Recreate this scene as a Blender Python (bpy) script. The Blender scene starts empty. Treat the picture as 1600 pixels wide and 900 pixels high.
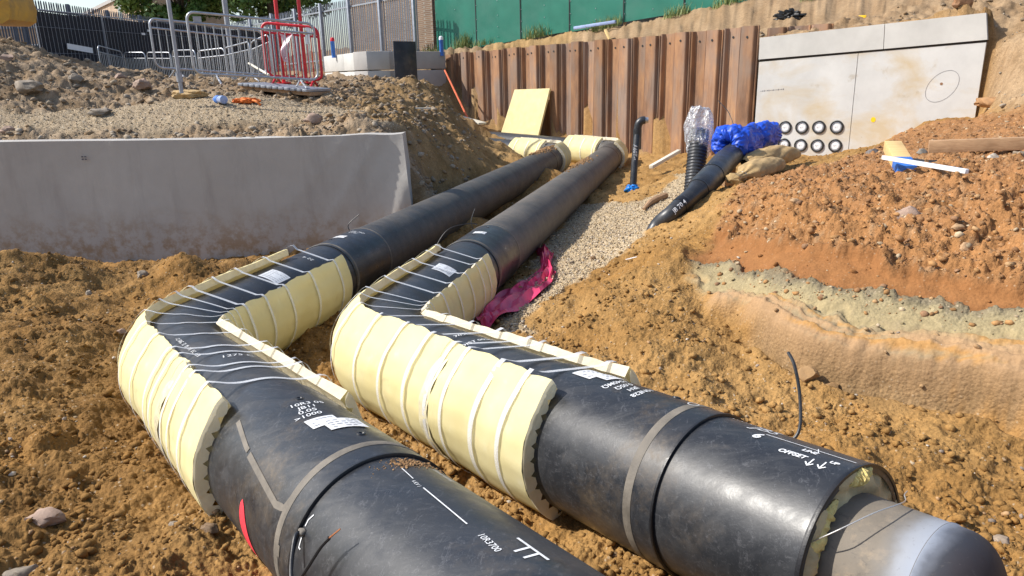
import bpy, bmesh, math, random
import numpy as np
from mathutils import Vector, Matrix

random.seed(7)
RNG = np.random.default_rng(11)
scn = bpy.context.scene
COL = scn.collection
R_ = math.radians

# ------------------------------------------------------------------ camera, sky, sun, exposure
FPX, PITCH, ROLL, YAW = 1143.845, 0.28559, -0.02372, 0.25176
CAM = np.array([2.16221, -4.45918, 1.85551])
cam_d = bpy.data.cameras.new('camera')
cam_o = bpy.data.objects.new('camera', cam_d)
COL.objects.link(cam_o)
cam_d.sensor_fit = 'HORIZONTAL'
cam_d.sensor_width = 36.0
cam_d.lens = FPX / 1600 * 36.0
cam_d.clip_start = 0.05
cam_d.clip_end = 2000
cam_o.matrix_world = (Matrix.Translation(Vector(CAM)) @ Matrix.Rotation(YAW, 4, 'Z')
                      @ Matrix.Rotation(math.pi / 2 - PITCH, 4, 'X') @ Matrix.Rotation(ROLL, 4, 'Z'))
scn.camera = cam_o

SUN_DIR = np.array([-0.965, -0.19, 0.0])
SUN_DIR /= np.linalg.norm(SUN_DIR)
SUN_EL = R_(43)
S3 = Vector((SUN_DIR[0] * math.cos(SUN_EL), SUN_DIR[1] * math.cos(SUN_EL), math.sin(SUN_EL)))
world = bpy.data.worlds.new('World')
scn.world = world
world.use_nodes = True
wn = world.node_tree
bgn = wn.nodes['Background']
sky = wn.nodes.new('ShaderNodeTexSky')
sky.sky_type = 'NISHITA'
sky.sun_disc = False
sky.sun_elevation = SUN_EL
sky.sun_rotation = math.atan2(S3.x, S3.y)
sky.dust_density = 1.6
sky.air_density = 1.0
wn.links.new(sky.outputs[0], bgn.inputs[0])
bgn.inputs[1].default_value = 0.13
sun_d = bpy.data.lights.new('sun', 'SUN')
sun_d.energy = 4.1
sun_d.angle = R_(0.55)
sun_d.color = (1.0, 0.955, 0.88)
sun_o = bpy.data.objects.new('sun', sun_d)
COL.objects.link(sun_o)
sun_o.rotation_euler = S3.to_track_quat('Z', 'Y').to_euler()
scn.view_settings.view_transform = 'Standard'
scn.view_settings.look = 'None'
scn.view_settings.gamma = 1
scn.view_settings.use_curve_mapping = False
scn.view_settings.exposure = 0.57
scn.cycles.max_bounces = 8
scn.cycles.transparent_max_bounces = 12

# ------------------------------------------------------------------ survey helpers: a sight line to a point of the site
def _rot(v, a, ax):
    c, s = math.cos(a), math.sin(a)
    M = {'x': [[1, 0, 0], [0, c, -s], [0, s, c]], 'z': [[c, -s, 0], [s, c, 0], [0, 0, 1]]}[ax]
    return v @ np.array(M).T

def sight(px, py):
    v = np.array([(px - 800) / FPX, (450 - py) / FPX, -1.0])
    return _rot(_rot(_rot(v, ROLL, 'z'), math.pi / 2 - PITCH, 'x'), YAW, 'z')

def at(px, py, depth):
    return CAM + sight(px, py) * depth

def atz(px, py, z):
    d = sight(px, py)
    return CAM + d * (z - CAM[2]) / d[2]

def onplane(px, py, pt, n):
    d = sight(px, py)
    n = np.asarray(n, float)
    return CAM + d * (((np.asarray(pt) - CAM) @ n) / (d @ n))

# ------------------------------------------------------------------ noise (numpy)
_TR = np.random.default_rng(5)
_ga = _TR.random((512, 512)) * 6.2831853
_GX, _GY = np.cos(_ga).astype(np.float32) * 1.5, np.sin(_ga).astype(np.float32) * 1.5
_LT = [_TR.random((512, 512)).astype(np.float32) for _ in range(5)]

def vnoise(x, y, seed=0):
    x = x.astype(np.float32); y = y.astype(np.float32)
    ix, iy = np.floor(x), np.floor(y)
    fx, fy = x - ix, y - iy
    jx, jy = ix.astype(np.int32) + seed * 37, iy.astype(np.int32) + seed * 101
    g = []
    for dx in (0, 1):
        for dy in (0, 1):
            k = ((jx + dx) & 511) * 512 + ((jy + dy) & 511)
            g.append(np.take(_GX, k) * (fx - dx) + np.take(_GY, k) * (fy - dy))
    u, v = fx * fx * fx * (fx * (fx * 6 - 15) + 10), fy * fy * fy * (fy * (fy * 6 - 15) + 10)
    a, b, c, d = g
    a += (b - a) * v; c += (d - c) * v
    return a + (c - a) * u

def fbm(x, y, scale, octs, seed=0, gain=0.5):
    o, amp, f = np.zeros_like(x), 1.0, 1.0 / scale
    for i in range(octs):
        c, s = math.cos(i * 1.7), math.sin(i * 1.7)
        o += amp * vnoise((x * c - y * s) * f, (x * s + y * c) * f, seed + i)
        amp *= gain
        f *= 2.03
    return o

def lumps(x, y, cell, seed, keep=0.6):
    """rounded lumps: one per lattice cell, of random size, only some kept; returns height 0..1"""
    u, v = (x / cell).astype(np.float32), (y / cell).astype(np.float32)
    ix, iy = np.floor(u), np.floor(v)
    fu, fv = u - ix, v - iy
    jx, jy = ix.astype(np.int32) + seed * 53, iy.astype(np.int32) + seed * 29
    best = np.zeros_like(u)
    for dx in (-1, 0, 1):
        for dy in (-1, 0, 1):
            k = ((jx + dx) & 511) * 512 + ((jy + dy) & 511)
            r = 0.25 + 0.45 * np.take(_LT[3], k)
            r *= np.take(_LT[2], k) < keep
            ddx, ddy = fu - dx - np.take(_LT[0], k), fv - dy - np.take(_LT[1], k)
            q = r * r - (ddx * ddx + ddy * ddy * 1.25)
            best = np.maximum(best, q)
    return np.sqrt(best) * 1.4

def sstep(a, b, x):
    t = np.clip((x - a) / (b - a), 0, 1)
    return t * t * (3 - 2 * t)

# ------------------------------------------------------------------ mesh and object helpers
ORG = {}

def tag(o, label=None, cat=None, group=None, kind=None):
    if label: o['label'] = label
    if cat: o['category'] = cat
    if group: o['group'] = group
    if kind: o['kind'] = kind
    elif label and cat: o['kind'] = 'thing'
    return o

def thing(name, label, cat, loc=(0, 0, 0), group=None):
    o = bpy.data.objects.new(name, None)
    o.empty_display_size = 0.1
    o.location = tuple(loc)
    COL.objects.link(o)
    ORG[o.name] = np.array(loc, float)
    return tag(o, label, cat, group)

def link(name, me, mat, parent=None, loc=None):
    o = bpy.data.objects.new(name, me)
    if mat is not None and len(me.materials) == 0:
        me.materials.append(mat)
    COL.objects.link(o)
    if parent is not None:
        o.parent = parent
        ORG[o.name] = ORG[parent.name]
    else:
        ORG[o.name] = np.zeros(3)
    if loc is not None:
        o.location = tuple(loc)
    return o

class MB:
    def __init__(s):
        s.v, s.f, s.n, s.uv = [], [], 0, []
    def add(s, V, F):
        V = np.asarray(V, float).reshape(-1, 3)
        s.v.append(V)
        for f in F:
            s.f.append([i + s.n for i in f])
        s.n += len(V)
        return s
    def box(s, c, size, M=None, bev=0.0):
        hx, hy, hz = [q / 2 for q in size]
        if bev <= 0:
            V = np.array([[x, y, z] for z in (-hz, hz) for y in (-hy, hy) for x in (-hx, hx)])
            F = [(0, 2, 3, 1), (4, 5, 7, 6), (0, 1, 5, 4), (1, 3, 7, 5), (3, 2, 6, 7), (2, 0, 4, 6)]
        else:
            bm = bmesh.new()
            bmesh.ops.create_cube(bm, size=1)
            for v in bm.verts:
                v.co.x *= size[0]; v.co.y *= size[1]; v.co.z *= size[2]
            bmesh.ops.bevel(bm, geom=list(bm.edges), offset=bev, segments=2, affect='EDGES', profile=0.5)
            bm.verts.index_update()
            V = np.array([v.co[:] for v in bm.verts]); F = [[v.index for v in f.verts] for f in bm.faces]
            bm.free()
        if M is not None:
            V = V @ np.array(M).T
        return s.add(V + np.asarray(c, float), F)
    def bar(s, p, q, w, h, up=(0, 0, 1), bev=0.0):
        p, q = np.asarray(p, float), np.asarray(q, float)
        d = q - p; L = np.linalg.norm(d); d /= L
        up = np.asarray(up, float); sd = np.cross(d, up)
        if np.linalg.norm(sd) < 1e-5: sd = np.cross(d, (1, 0, 0))
        sd /= np.linalg.norm(sd); u2 = np.cross(sd, d)
        return s.box((p + q) / 2, (L, w, h), np.stack([d, sd, u2], 1), bev)
    def tube(s, path, r, n=8, caps=True, closed=False):
        P = np.asarray(path, float); m = len(P)
        r = np.full(m, r) if np.isscalar(r) else np.asarray(r, float)
        T = np.zeros_like(P)
        T[1:-1] = P[2:] - P[:-2]; T[0] = P[1] - P[0]; T[-1] = P[-1] - P[-2]
        if closed: T[0] = T[-1] = P[1] - P[-1]
        T /= np.linalg.norm(T, axis=1)[:, None] + 1e-12
        a = np.array([0, 0, 1.0]) if abs(T[0][2]) < .9 else np.array([1.0, 0, 0])
        N = np.cross(T[0], a); N /= np.linalg.norm(N)
        V = []
        ph = np.arange(n) * 2 * math.pi / n
        for i in range(m):
            N = N - (N @ T[i]) * T[i]; N /= np.linalg.norm(N) + 1e-12
            Bn = np.cross(T[i], N)
            V.append(P[i] + r[i] * (np.cos(ph)[:, None] * N + np.sin(ph)[:, None] * Bn))
        V = np.concatenate(V)
        F = []
        for i in range(m if closed else m - 1):
            j = (i + 1) % m
            for k in range(n):
                F.append((i * n + k, i * n + (k + 1) % n, j * n + (k + 1) % n, j * n + k))
        if caps and not closed:
            F.append(list(range(n))[::-1]); F.append([(m - 1) * n + k for k in range(n)])
        return s.add(V, F)
    def grid(s, G, flip=False):
        G = np.asarray(G, float); a, b = G.shape[:2]
        F = []
        for i in range(a - 1):
            for j in range(b - 1):
                q = (i * b + j, i * b + j + 1, (i + 1) * b + j + 1, (i + 1) * b + j)
                F.append(q[::-1] if flip else q)
        return s.add(G.reshape(-1, 3), F)
    def shell(s, G0, G1):
        """closed slab between two grids of the same shape"""
        a, b = G0.shape[:2]
        s.grid(G0); o1 = s.n; s.grid(G1, True); o0 = o1 - a * b
        rim = [(i, 0) for i in range(a)] + [(a - 1, j) for j in range(1, b)] + [(i, b - 1) for i in range(a - 2, -1, -1)] + [(0, j) for j in range(b - 2, 0, -1)]
        m = len(rim)
        for k in range(m):
            i, j = rim[k]; i2, j2 = rim[(k + 1) % m]
            s.f.append([o0 + i * b + j, o1 + i * b + j, o1 + i2 * b + j2, o0 + i2 * b + j2])
        return s
    def mesh(s, name, off=(0, 0, 0), smooth=True, angle=None):
        me = bpy.data.meshes.new(name)
        V = np.concatenate(s.v) - np.asarray(off)
        me.from_pydata(V.tolist(), [], s.f)
        if smooth:
            me.shade_smooth()
            me.set_sharp_from_angle(angle=R_(angle or 40))
        me.update()
        return me
    def build(s, name, mat, parent=None, smooth=True, angle=None, fixn=False):
        off = ORG[parent.name] if parent is not None else np.zeros(3)
        me = s.mesh(name, off, smooth, angle)
        if fixn:
            bm = bmesh.new(); bm.from_mesh(me); bmesh.ops.recalc_face_normals(bm, faces=bm.faces); bm.to_mesh(me); bm.free()
        return link(name, me, mat, parent)

def rotz(a):
    c, s = math.cos(a), math.sin(a)
    return np.array([[c, -s, 0], [s, c, 0], [0, 0, 1.0]])

# ------------------------------------------------------------------ materials
class NT:
    def __init__(s, name):
        s.m = bpy.data.materials.new(name); s.m.use_nodes = True
        s.t = s.m.node_tree; s.b = s.t.nodes['Principled BSDF']; s.out = s.t.nodes['Material Output']
        s.tc = None
    def n(s, t, **kw):
        x = s.t.nodes.new(t)
        for k, v in kw.items(): setattr(x, k, v)
        return x
    def l(s, a, b): s.t.links.new(a, b); return s
    def co(s, kind='Object', scale=(1, 1, 1)):
        if s.tc is None: s.tc = s.n('ShaderNodeTexCoord')
        mp = s.n('ShaderNodeMapping'); mp.inputs['Scale'].default_value = scale
        s.l(s.tc.outputs[kind], mp.inputs[0]); return mp.outputs[0]
    def noise(s, vec, scale, det=4, rough=0.55, dist=0.0):
        x = s.n('ShaderNodeTexNoise'); x.inputs['Scale'].default_value = scale; x.inputs['Detail'].default_value = det
        x.inputs['Roughness'].default_value = rough; x.inputs['Distortion'].default_value = dist
        if vec is not None: s.l(vec, x.inputs['Vector'])
        return x.outputs['Fac']
    def voro(s, vec, scale, feat='F1', out='Distance'):
        x = s.n('ShaderNodeTexVoronoi', feature=feat); x.inputs['Scale'].default_value = scale
        if vec is not None: s.l(vec, x.inputs['Vector'])
        return x.outputs[out]
    def ramp(s, fac, stops):
        x = s.n('ShaderNodeValToRGB'); e = x.color_ramp.elements
        col = lambda c: (c, c, c, 1) if np.isscalar(c) else (*c, 1)
        e[0].position = stops[0][0]; e[0].color = col(stops[0][1]); e[1].position = stops[-1][0]; e[1].color = col(stops[-1][1])
        for p, c in stops[1:-1]: e.new(p).color = col(c)
        s.l(fac, x.inputs[0]); return x.outputs[0]
    def mix(s, fac, a, b, mode='MIX'):
        x = s.n('ShaderNodeMix', data_type='RGBA', blend_type=mode)
        for sock, v in ((x.inputs[0], fac), (x.inputs[6], a), (x.inputs[7], b)):
            if hasattr(v, 'is_output'): s.l(v, sock)
            elif np.isscalar(v): sock.default_value = v if sock.type == 'VALUE' else (v, v, v, 1)
            else: sock.default_value = (*v, 1)
        return x.outputs[2]
    def math(s, op, a, b=0.0):
        x = s.n('ShaderNodeMath', operation=op)
        for sock, v in ((x.inputs[0], a), (x.inputs[1], b)):
            if hasattr(v, 'is_output'): s.l(v, sock)
            else: sock.default_value = v
        return x.outputs[0]
    def bump(s, h, strength=0.3, dist=0.01, chain=None):
        x = s.n('ShaderNodeBump'); x.inputs['Strength'].default_value = strength; x.inputs['Distance'].default_value = dist
        s.l(h, x.inputs['Height'])
        if chain is not None: s.l(chain, x.inputs['Normal'])
        return x.outputs[0]
    def fin(s, col, rough=0.6, normal=None, metal=0.0, spec=None):
        for sock, v in ((s.b.inputs['Base Color'], col), (s.b.inputs['Roughness'], rough), (s.b.inputs['Metallic'], metal)):
            if hasattr(v, 'is_output'): s.l(v, sock)
            elif np.isscalar(v): sock.default_value = v if sock.type == 'VALUE' else (v, v, v, 1)
            else: sock.default_value = (*v, 1)
        if normal is not None: s.l(normal, s.b.inputs['Normal'])
        if spec is not None: s.b.inputs['Specular IOR Level'].default_value = spec
        return s.m

def simple(name, col, rough=0.6, var=0.25, scale=6, bump=0.15, bscale=40, metal=0.0, dirt=None, dirt_amt=0.4, spec=None, kind='Object'):
    t = NT(name); v = t.co(kind)
    n1 = t.noise(v, scale, 5)
    lo = tuple(c * (1 - var) for c in col); hi = tuple(min(1, c * (1 + var)) for c in col)
    c = t.ramp(n1, [(0.3, lo), (0.7, hi)])
    if dirt is not None:
        d = t.ramp(t.noise(v, scale * 0.6, 7, 0.65), [(0.5, 0.0), (0.72, dirt_amt)])
        c = t.mix(d, c, dirt)
    rr = t.ramp(t.noise(v, scale * 2, 4), [(0.3, max(0, rough - 0.08)), (0.7, min(1, rough + 0.08))])
    nb = t.bump(t.noise(v, bscale, 5), bump, 0.01)
    return t.fin(c, rr, nb, metal, spec)

M = {}
def pe(name, base, dust, dust_lo, dust_hi, rough=0.36):
    t = NT(name); v = t.co('Object')
    c = t.ramp(t.noise(v, 1.6, 5), [(0.3, tuple(b * 0.7 for b in base)), (0.7, tuple(b * 1.4 for b in base))])
    dm = t.ramp(t.noise(v, 2.3, 9, 0.70), [(dust_lo, 0.0), (dust_hi, 0.62)])
    sp = t.ramp(t.noise(v, 45, 4, 0.6), [(0.35, 0.35), (0.7, 1.0)])
    dm = t.mix(1.0, dm, sp, 'MULTIPLY')
    smear = t.ramp(t.noise(t.co('Object', (1.2, 5.0, 3.0)), 2.6, 8, 0.72, 0.8), [(0.46, 0.0), (0.80, 0.42)])
    c = t.mix(smear, c, (.085, .085, .088))
    c = t.mix(dm, c, dust)
    for sc_, lo, hi, am in (((3, 1, 3), .60, .66, .30), ((1, 4, 5), .61, .64, .35), ((6, 2, 1), .62, .645, .30)):
        s1 = t.ramp(t.noise(t.co('Object', sc_), 11, 5, 0.7, 1.5), [(lo, 0.0), ((lo + hi) / 2, am), (hi, 0.0)])
        c = t.mix(s1, c, (0.19, 0.19, 0.20))
    rr = t.mix(dm, t.ramp(t.noise(v, 5, 8, 0.7), [(0.28, rough - 0.06), (0.72, rough + 0.22)]), 0.85)
    rr = t.mix(smear, rr, 0.75)
    nb = t.bump(t.noise(v, 3.0, 3), 0.16, 0.02)
    nb = t.bump(t.noise(v, 90, 4), 0.08, 0.004, nb)
    M[name] = t.fin(c, rr, nb, 0.0, 0.5)
pe('pe_black', (0.022, 0.0235, 0.027), (0.20, 0.155, 0.11), 0.56, 0.84, 0.30)
pe('pe_dusty', (0.034, 0.034, 0.034), (0.21, 0.175, 0.135), 0.36, 0.74, 0.46)
pe('pe_sleeve', (0.018, 0.0195, 0.023), (0.24, 0.165, 0.085), 0.55, 0.82, 0.28)
pe('pe_brown', (0.050, 0.047, 0.044), (0.25, 0.205, 0.155), 0.28, 0.66, 0.48)
M['weld_band'] = simple('weld_band', (0.15, 0.13, 0.105), 0.7, 0.3, 12, 0.2, 60)
M['weld_dark'] = simple('weld_dark', (0.012, 0.012, 0.014), 0.4)
t = NT('foam_yellow'); v = t.co('Object')
c = t.ramp(t.noise(v, 4.5, 5), [(0.3, (0.75, 0.65, 0.33)), (0.7, (0.82, 0.735, 0.42))])
c = t.mix(t.ramp(t.noise(v, 2.2, 8, 0.66), [(0.57, 0.0), (0.76, 0.5)]), c, (0.44, 0.31, 0.15))
c = t.mix(t.ramp(t.noise(v, 7.5, 9, 0.72, 0.6), [(0.60, 0.0), (0.70, 0.30)]), c, (0.50, 0.36, 0.18))
c = t.mix(t.ramp(t.noise(v, 9, 5, 0.6), [(0.62, 0.0), (0.75, 0.5)]), c, (0.86, 0.80, 0.58))
nb = t.bump(t.noise(v, 3.5, 2), 0.35, 0.03); nb = t.bump(t.noise(v, 60, 4), 0.12, 0.004, nb)
M['foam'] = t.fin(c, 0.62, nb, 0, 0.3)
M['foam_edge'] = simple('foam_edge', (0.84, 0.76, 0.58), 0.7, 0.10, 8, 0.5, 50, dirt=(0.40, 0.28, 0.15), dirt_amt=0.4)
t = NT('strap'); t.b.inputs['Base Color'].default_value = (.74, .75, .77, 1); t.b.inputs['Roughness'].default_value = .4
tr = t.n('ShaderNodeBsdfTransparent'); mx = t.n('ShaderNodeMixShader')
wv = t.noise(t.co('Object'), 160, 3); t.l(t.ramp(wv, [(.35, .50), (.65, .76)]), mx.inputs[0]); t.l(tr.outputs[0], mx.inputs[1]); t.l(t.b.outputs[0], mx.inputs[2]); t.l(mx.outputs[0], t.out.inputs['Surface'])
M['strap'] = t.m
def translucent(mat, colr, amt):
    nt = mat.node_tree; p = nt.nodes['Principled BSDF']; o_ = nt.nodes['Material Output']
    tl = nt.nodes.new('ShaderNodeBsdfTranslucent'); tl.inputs[0].default_value = (*colr, 1); mx = nt.nodes.new('ShaderNodeMixShader'); mx.inputs[0].default_value = amt
    nt.links.new(p.outputs[0], mx.inputs[1]); nt.links.new(tl.outputs[0], mx.inputs[2]); nt.links.new(mx.outputs[0], o_.inputs['Surface'])
translucent(M['foam'], (.80, .70, .38), .22); translucent(M['foam_edge'], (.92, .84, .62), .35)
M['strap_flat'] = simple('strap_flat', (0.56, 0.51, 0.38), 0.45, 0.18, 20, 0.1, 200)
M['tape_clear'] = simple('tape_clear', (0.70, 0.64, 0.44), 0.16, 0.10, 14, 0.5, 26)
M['paper'] = simple('paper', (0.72, 0.73, 0.74), 0.5, 0.06, 10, 0.05, 30, dirt=(0.4, 0.3, 0.2), dirt_amt=0.25)
M['print'] = simple('print', (0.10, 0.10, 0.12), 0.6, 0.1)
M['small_print'] = simple('small_print', (0.36, 0.37, 0.40), 0.6, 0.2, 60)
M['marker_white'] = simple('marker_white', (0.70, 0.71, 0.72), 0.6, 0.12, 60)
M['spray_red'] = simple('spray_red', (0.85, 0.05, 0.075), 0.55, 0.12, 12)
M['pu'] = simple('pu', (0.78, 0.60, 0.22), 0.85, 0.25, 14, 0.9, 30)
M['pu_old'] = simple('pu_old', (0.50, 0.385, 0.21), 0.85, 0.4, 9, 0.8, 26)
t = NT('steel_carrier'); vo = t.co('Object')
dt = t.n('ShaderNodeVectorMath', operation='DOT_PRODUCT'); t.l(vo, dt.inputs[0]); dt.inputs[1].default_value = (0.7753, -0.6262, 0.0836)
n1 = t.noise(vo, 5, 6, 0.6); n2 = t.noise(vo, 14, 7, 0.7)
along = t.math('ADD', dt.outputs['Value'], t.math('MULTIPLY', t.math('SUBTRACT', t.noise(vo, 4.5, 5, .6), .5), 0.10))
pos = t.math('SUBTRACT', along, 3.5 + 0.32 * 0.0836)           # metres beyond the casing end
c = t.ramp(n1, [(0.3, (0.135, 0.115, 0.09)), (0.7, (0.22, 0.185, 0.145))])
c = t.mix(t.ramp(n2, [(0.52, 0.0), (0.66, 0.5)]), c, (0.33, 0.25, 0.165))
c = t.mix(t.ramp(t.noise(t.co('Object', (1, 3, 4)), 9, 8, .75, 1.0), [(0.56, 0.0), (0.62, 0.6), (0.68, 0.0)]), c, (0.09, 0.08, 0.07))
tint = t.ramp(t.math('MULTIPLY', pos, 2.0), [(0.0, (.20, .18, .15)), (0.30, (.21, .19, .165)), (0.36, (.17, .165, .16)), (0.45, (.25, .265, .295)), (0.53, (.25, .275, .325)), (0.585, (.10, .11, .135)), (0.65, (.032, .034, .044)), (0.80, (.036, .026, .028))])
c = t.mix(t.ramp(t.math('MULTIPLY', pos, 2.0), [(0.28, 0.0), (0.42, 1.0)]), c, tint)
c = t.mix(t.ramp(t.noise(vo, 60, 5, .7), [(0.60, 0.0), (0.70, 0.45)]), c, (.10, .09, .085))
M['steel'] = t.fin(c, t.ramp(n1, [(0.3, 0.66), (0.7, 0.85)]), t.bump(t.noise(vo, 50, 5), 0.15, 0.004), 0.05)
M['steel_weld'] = M['steel']; M['steel_cap'] = M['steel']
M['copper'] = simple('copper', (0.75, 0.30, 0.14), 0.35, 0.1, metal=0.9)
M['cable'] = simple('cable', (0.02, 0.021, 0.024), 0.45)
M['wire'] = simple('wire', (0.55, 0.54, 0.52), 0.35, 0.1, metal=0.6)
M['wood'] = None
def wood(name, a, b):
    t = NT(name); v = t.co('Object', (1, 1, 1)); 
    g = t.noise(t.co('Object', (2, 22, 22)), 1.6, 6, 0.6, 0.6)
    c = t.ramp(g, [(0.3, a), (0.7, b)])
    c = t.mix(t.ramp(t.noise(v, 4, 6), [(0.55, 0), (0.75, 0.4)]), c, tuple(q * 0.5 for q in a))
    M[name] = t.fin(c, 0.75, t.bump(g, 0.2, 0.006))
wood('wood', (0.30, 0.17, 0.085), (0.46, 0.29, 0.16))
wood('wood_fresh', (0.55, 0.36, 0.14), (0.68, 0.48, 0.22))
wood('wood_pale', (0.55, 0.50, 0.40), (0.70, 0.66, 0.56))
M['rust'] = None
t = NT('rust'); v = t.co('Object'); oi = t.n('ShaderNodeObjectInfo')
mp = t.n('ShaderNodeMapping'); mp.inputs['Scale'].default_value = (1.6, 1.6, 0.55); t.l(t.tc.outputs['Object'], mp.inputs[0])
cmb = t.n('ShaderNodeCombineXYZ'); t.l(t.math('MULTIPLY', oi.outputs['Random'], 40.0), cmb.inputs[0]); t.l(t.math('MULTIPLY', oi.outputs['Random'], 17.0), cmb.inputs[2])
t.l(cmb.outputs[0], mp.inputs['Location'])
v = mp.outputs[0]
n1 = t.noise(v, 1.7, 8, 0.62)
c = t.ramp(n1, [(0.25, (0.13, 0.077, 0.053)), (0.45, (0.26, 0.143, 0.083)), (0.60, (0.35, 0.19, 0.10)), (0.78, (0.46, 0.265, 0.13))])
gr = t.ramp(t.noise(v, 0.9, 5, 0.6), [(0.44, 0.0), (0.62, 0.8)])
c = t.mix(gr, c, (0.24, 0.185, 0.15))
st = t.ramp(t.noise(t.co('Object', (9, 9, 0.5)), 2.2, 5), [(0.55, 0.0), (0.72, 0.45)])
c = t.mix(st, c, (0.075, 0.05, 0.042))
hs = t.n('ShaderNodeHueSaturation'); t.l(c, hs.inputs['Color']); t.l(t.math('ADD', t.math('MULTIPLY', oi.outputs['Random'], 0.5), 0.75), hs.inputs['Value'])
nb = t.bump(t.noise(v, 40, 6), 0.35, 0.01); 
M['rust'] = t.fin(hs.outputs[0], 0.85, nb, 0.0, 0.25)

def concrete(name, col, stain=None, stain_amt=0.6, sc=1.0):
    t = NT(name); v = t.co('Object')
    c = t.ramp(t.noise(v, 1.4 * sc, 7, 0.6), [(0.3, tuple(q * 0.86 for q in col)), (0.7, tuple(min(1, q * 1.1) for q in col))])
    if stain is not None:
        s1 = t.ramp(t.noise(t.co('Object', (0.7, 0.7, 1.1)), 1.1 * sc, 7, 0.62, 0.4), [(0.47, 0.0), (0.66, stain_amt)])
        c = t.mix(s1, c, stain)
        s2 = t.ramp(t.noise(v, 3.3 * sc, 6, 0.6), [(0.64, 0.0), (0.74, stain_amt * 0.7)])
        c = t.mix(s2, c, tuple(q * 0.6 for q in stain))
    pit = t.ramp(t.voro(v, 14 * sc), [(0.0, 1.0), (0.05, 0.0)])
    c = t.mix(t.math('MULTIPLY', pit, 0.5), c, (0.2, 0.18, 0.15))
    nb = t.bump(t.noise(v, 30, 6), 0.14, 0.008); nb = t.bump(t.noise(v, 1.2, 3), 0.2, 0.03, nb)
    M[name] = t.fin(c, 0.85, nb, 0, 0.3)
concrete('concrete', (0.53, 0.525, 0.50))
concrete('concrete_stained', (0.57, 0.57, 0.555), (0.50, 0.385, 0.215), 0.75, 0.8)
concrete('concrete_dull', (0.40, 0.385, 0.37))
t = NT('membrane'); v = t.co('Object')
c = t.ramp(t.noise(v, 1.1, 7, .6), [(.3, (.37, .35, .325)), (.7, (.45, .43, .40))])
c = t.mix(t.ramp(t.noise(t.co('Object', (2.2, 2.2, .35)), 1.6, 7, .65), [(.52, 0.), (.74, .5)]), c, (.28, .255, .235))
c = t.mix(t.ramp(t.noise(v, 3.4, 8, .7), [(.62, 0.), (.72, .5)]), c, (.47, .45, .42))
sz_ = t.n('ShaderNodeSeparateXYZ'); t.l(v, sz_.inputs[0])
spl = t.math('MULTIPLY', t.ramp(t.math('ADD', t.math('MULTIPLY', sz_.outputs[2], 1.0), .5), [(.0, 1.), (.62, 0.)]), t.ramp(t.noise(v, 5.5, 8, .7), [(.44, 0.), (.60, .75)]))
c = t.mix(spl, c, (.26, .17, .085))
M['membrane'] = t.fin(c, .72, t.bump(t.noise(v, 2.6, 4, .6, .5), .35, .03, t.bump(t.noise(v, 35, 5), .12, .006)), 0, .3)
M['galv'] = simple('galv', (0.42, 0.44, 0.47), 0.42, 0.15, 10, 0.08, 60, 0.75)
M['galv_dull'] = simple('galv_dull', (0.33, 0.345, 0.38), 0.5, 0.15, 10, 0.08, 60, 0.55)
M['fence_grey'] = simple('fence_grey', (0.30, 0.325, 0.37), 0.5, 0.15, 10, 0.08, 60, 0.45)
M['fence_dark'] = simple('fence_dark', (0.10, 0.112, 0.14), 0.55, 0.2, 10, 0.08, 60, 0.3)
M['red_paint'] = simple('red_paint', (0.62, 0.018, 0.03), 0.38, 0.15, 10, 0.06, 60)
M['green_board'] = simple('green_board', (0.010, 0.155, 0.105), 0.45, 0.16, 1.2, 0.1, 4, dirt=(0.06, 0.18, 0.14), dirt_amt=0.5)
M['yellow_paint'] = simple('yellow_paint', (0.52, 0.28, 0.025), 0.5, 0.2, 3, 0.08, 30, dirt=(0.12, 0.07, 0.03), dirt_amt=0.7)
M['yellow_tag'] = simple('yellow_tag', (0.90, 0.55, 0.01), 0.5, 0.05)
M['screen_black'] = simple('screen_black', (0.012, 0.013, 0.02), 0.75, 0.3, 1.5, 0.4, 6)
M['white_plastic'] = simple('white_plastic', (0.75, 0.76, 0.78), 0.4, 0.05, 10, 0.05, 40)
M['black_rubber'] = simple('black_rubber', (0.018, 0.019, 0.02), 0.5, 0.3)
M['blue_plastic'] = simple('blue_plastic', (0.012, 0.075, 0.55), 0.48, 0.25, 10, 0.6, 14)
M['blue_paint'] = simple('blue_paint', (0.04, 0.16, 0.52), 0.5, 0.15)
M['blue_pale'] = simple('blue_pale', (0.30, 0.38, 0.60), 0.2, 0.1)
M['cyan_plastic'] = simple('cyan_plastic', (0.01, 0.20, 0.62), 0.35, 0.3, 20)
M['pink_film'] = simple('pink_film', (0.66, 0.045, 0.13), 0.38, 0.18, 6, 0.3, 14)
M['pink_film'].node_tree.nodes['Principled BSDF'].inputs['Transmission Weight'].default_value = 0.0
M['hessian'] = simple('hessian', (0.42, 0.285, 0.13), 0.9, 0.25, 9, 0.6, 120)
M['orange_fabric'] = simple('orange_fabric', (0.75, 0.20, 0.04), 0.8, 0.2, 20, 0.4, 60)
M['tan_bag'] = simple('tan_bag', (0.40, 0.27, 0.12), 0.8, 0.2, 10, 0.4, 40)
M['leaf'] = None
t = NT('leaf'); oi = t.n('ShaderNodeTexCoord'); nn = t.noise(oi.outputs['Object'], 1.3, 4)
c = t.ramp(nn, [(0.3, (0.055, 0.11, 0.018)), (0.7, (0.13, 0.22, 0.04))])
M['leaf'] = t.fin(c, 0.55)
t = NT('grass'); nn = t.noise(t.co('Object'), 6, 4)
M['grass'] = t.fin(t.ramp(nn, [(0.3, (0.10, 0.17, 0.03)), (0.7, (0.30, 0.31, 0.11))]), 0.6)
M['bark'] = simple('bark', (0.10, 0.075, 0.05), 0.9, 0.3, 8, 0.6, 20)
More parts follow.
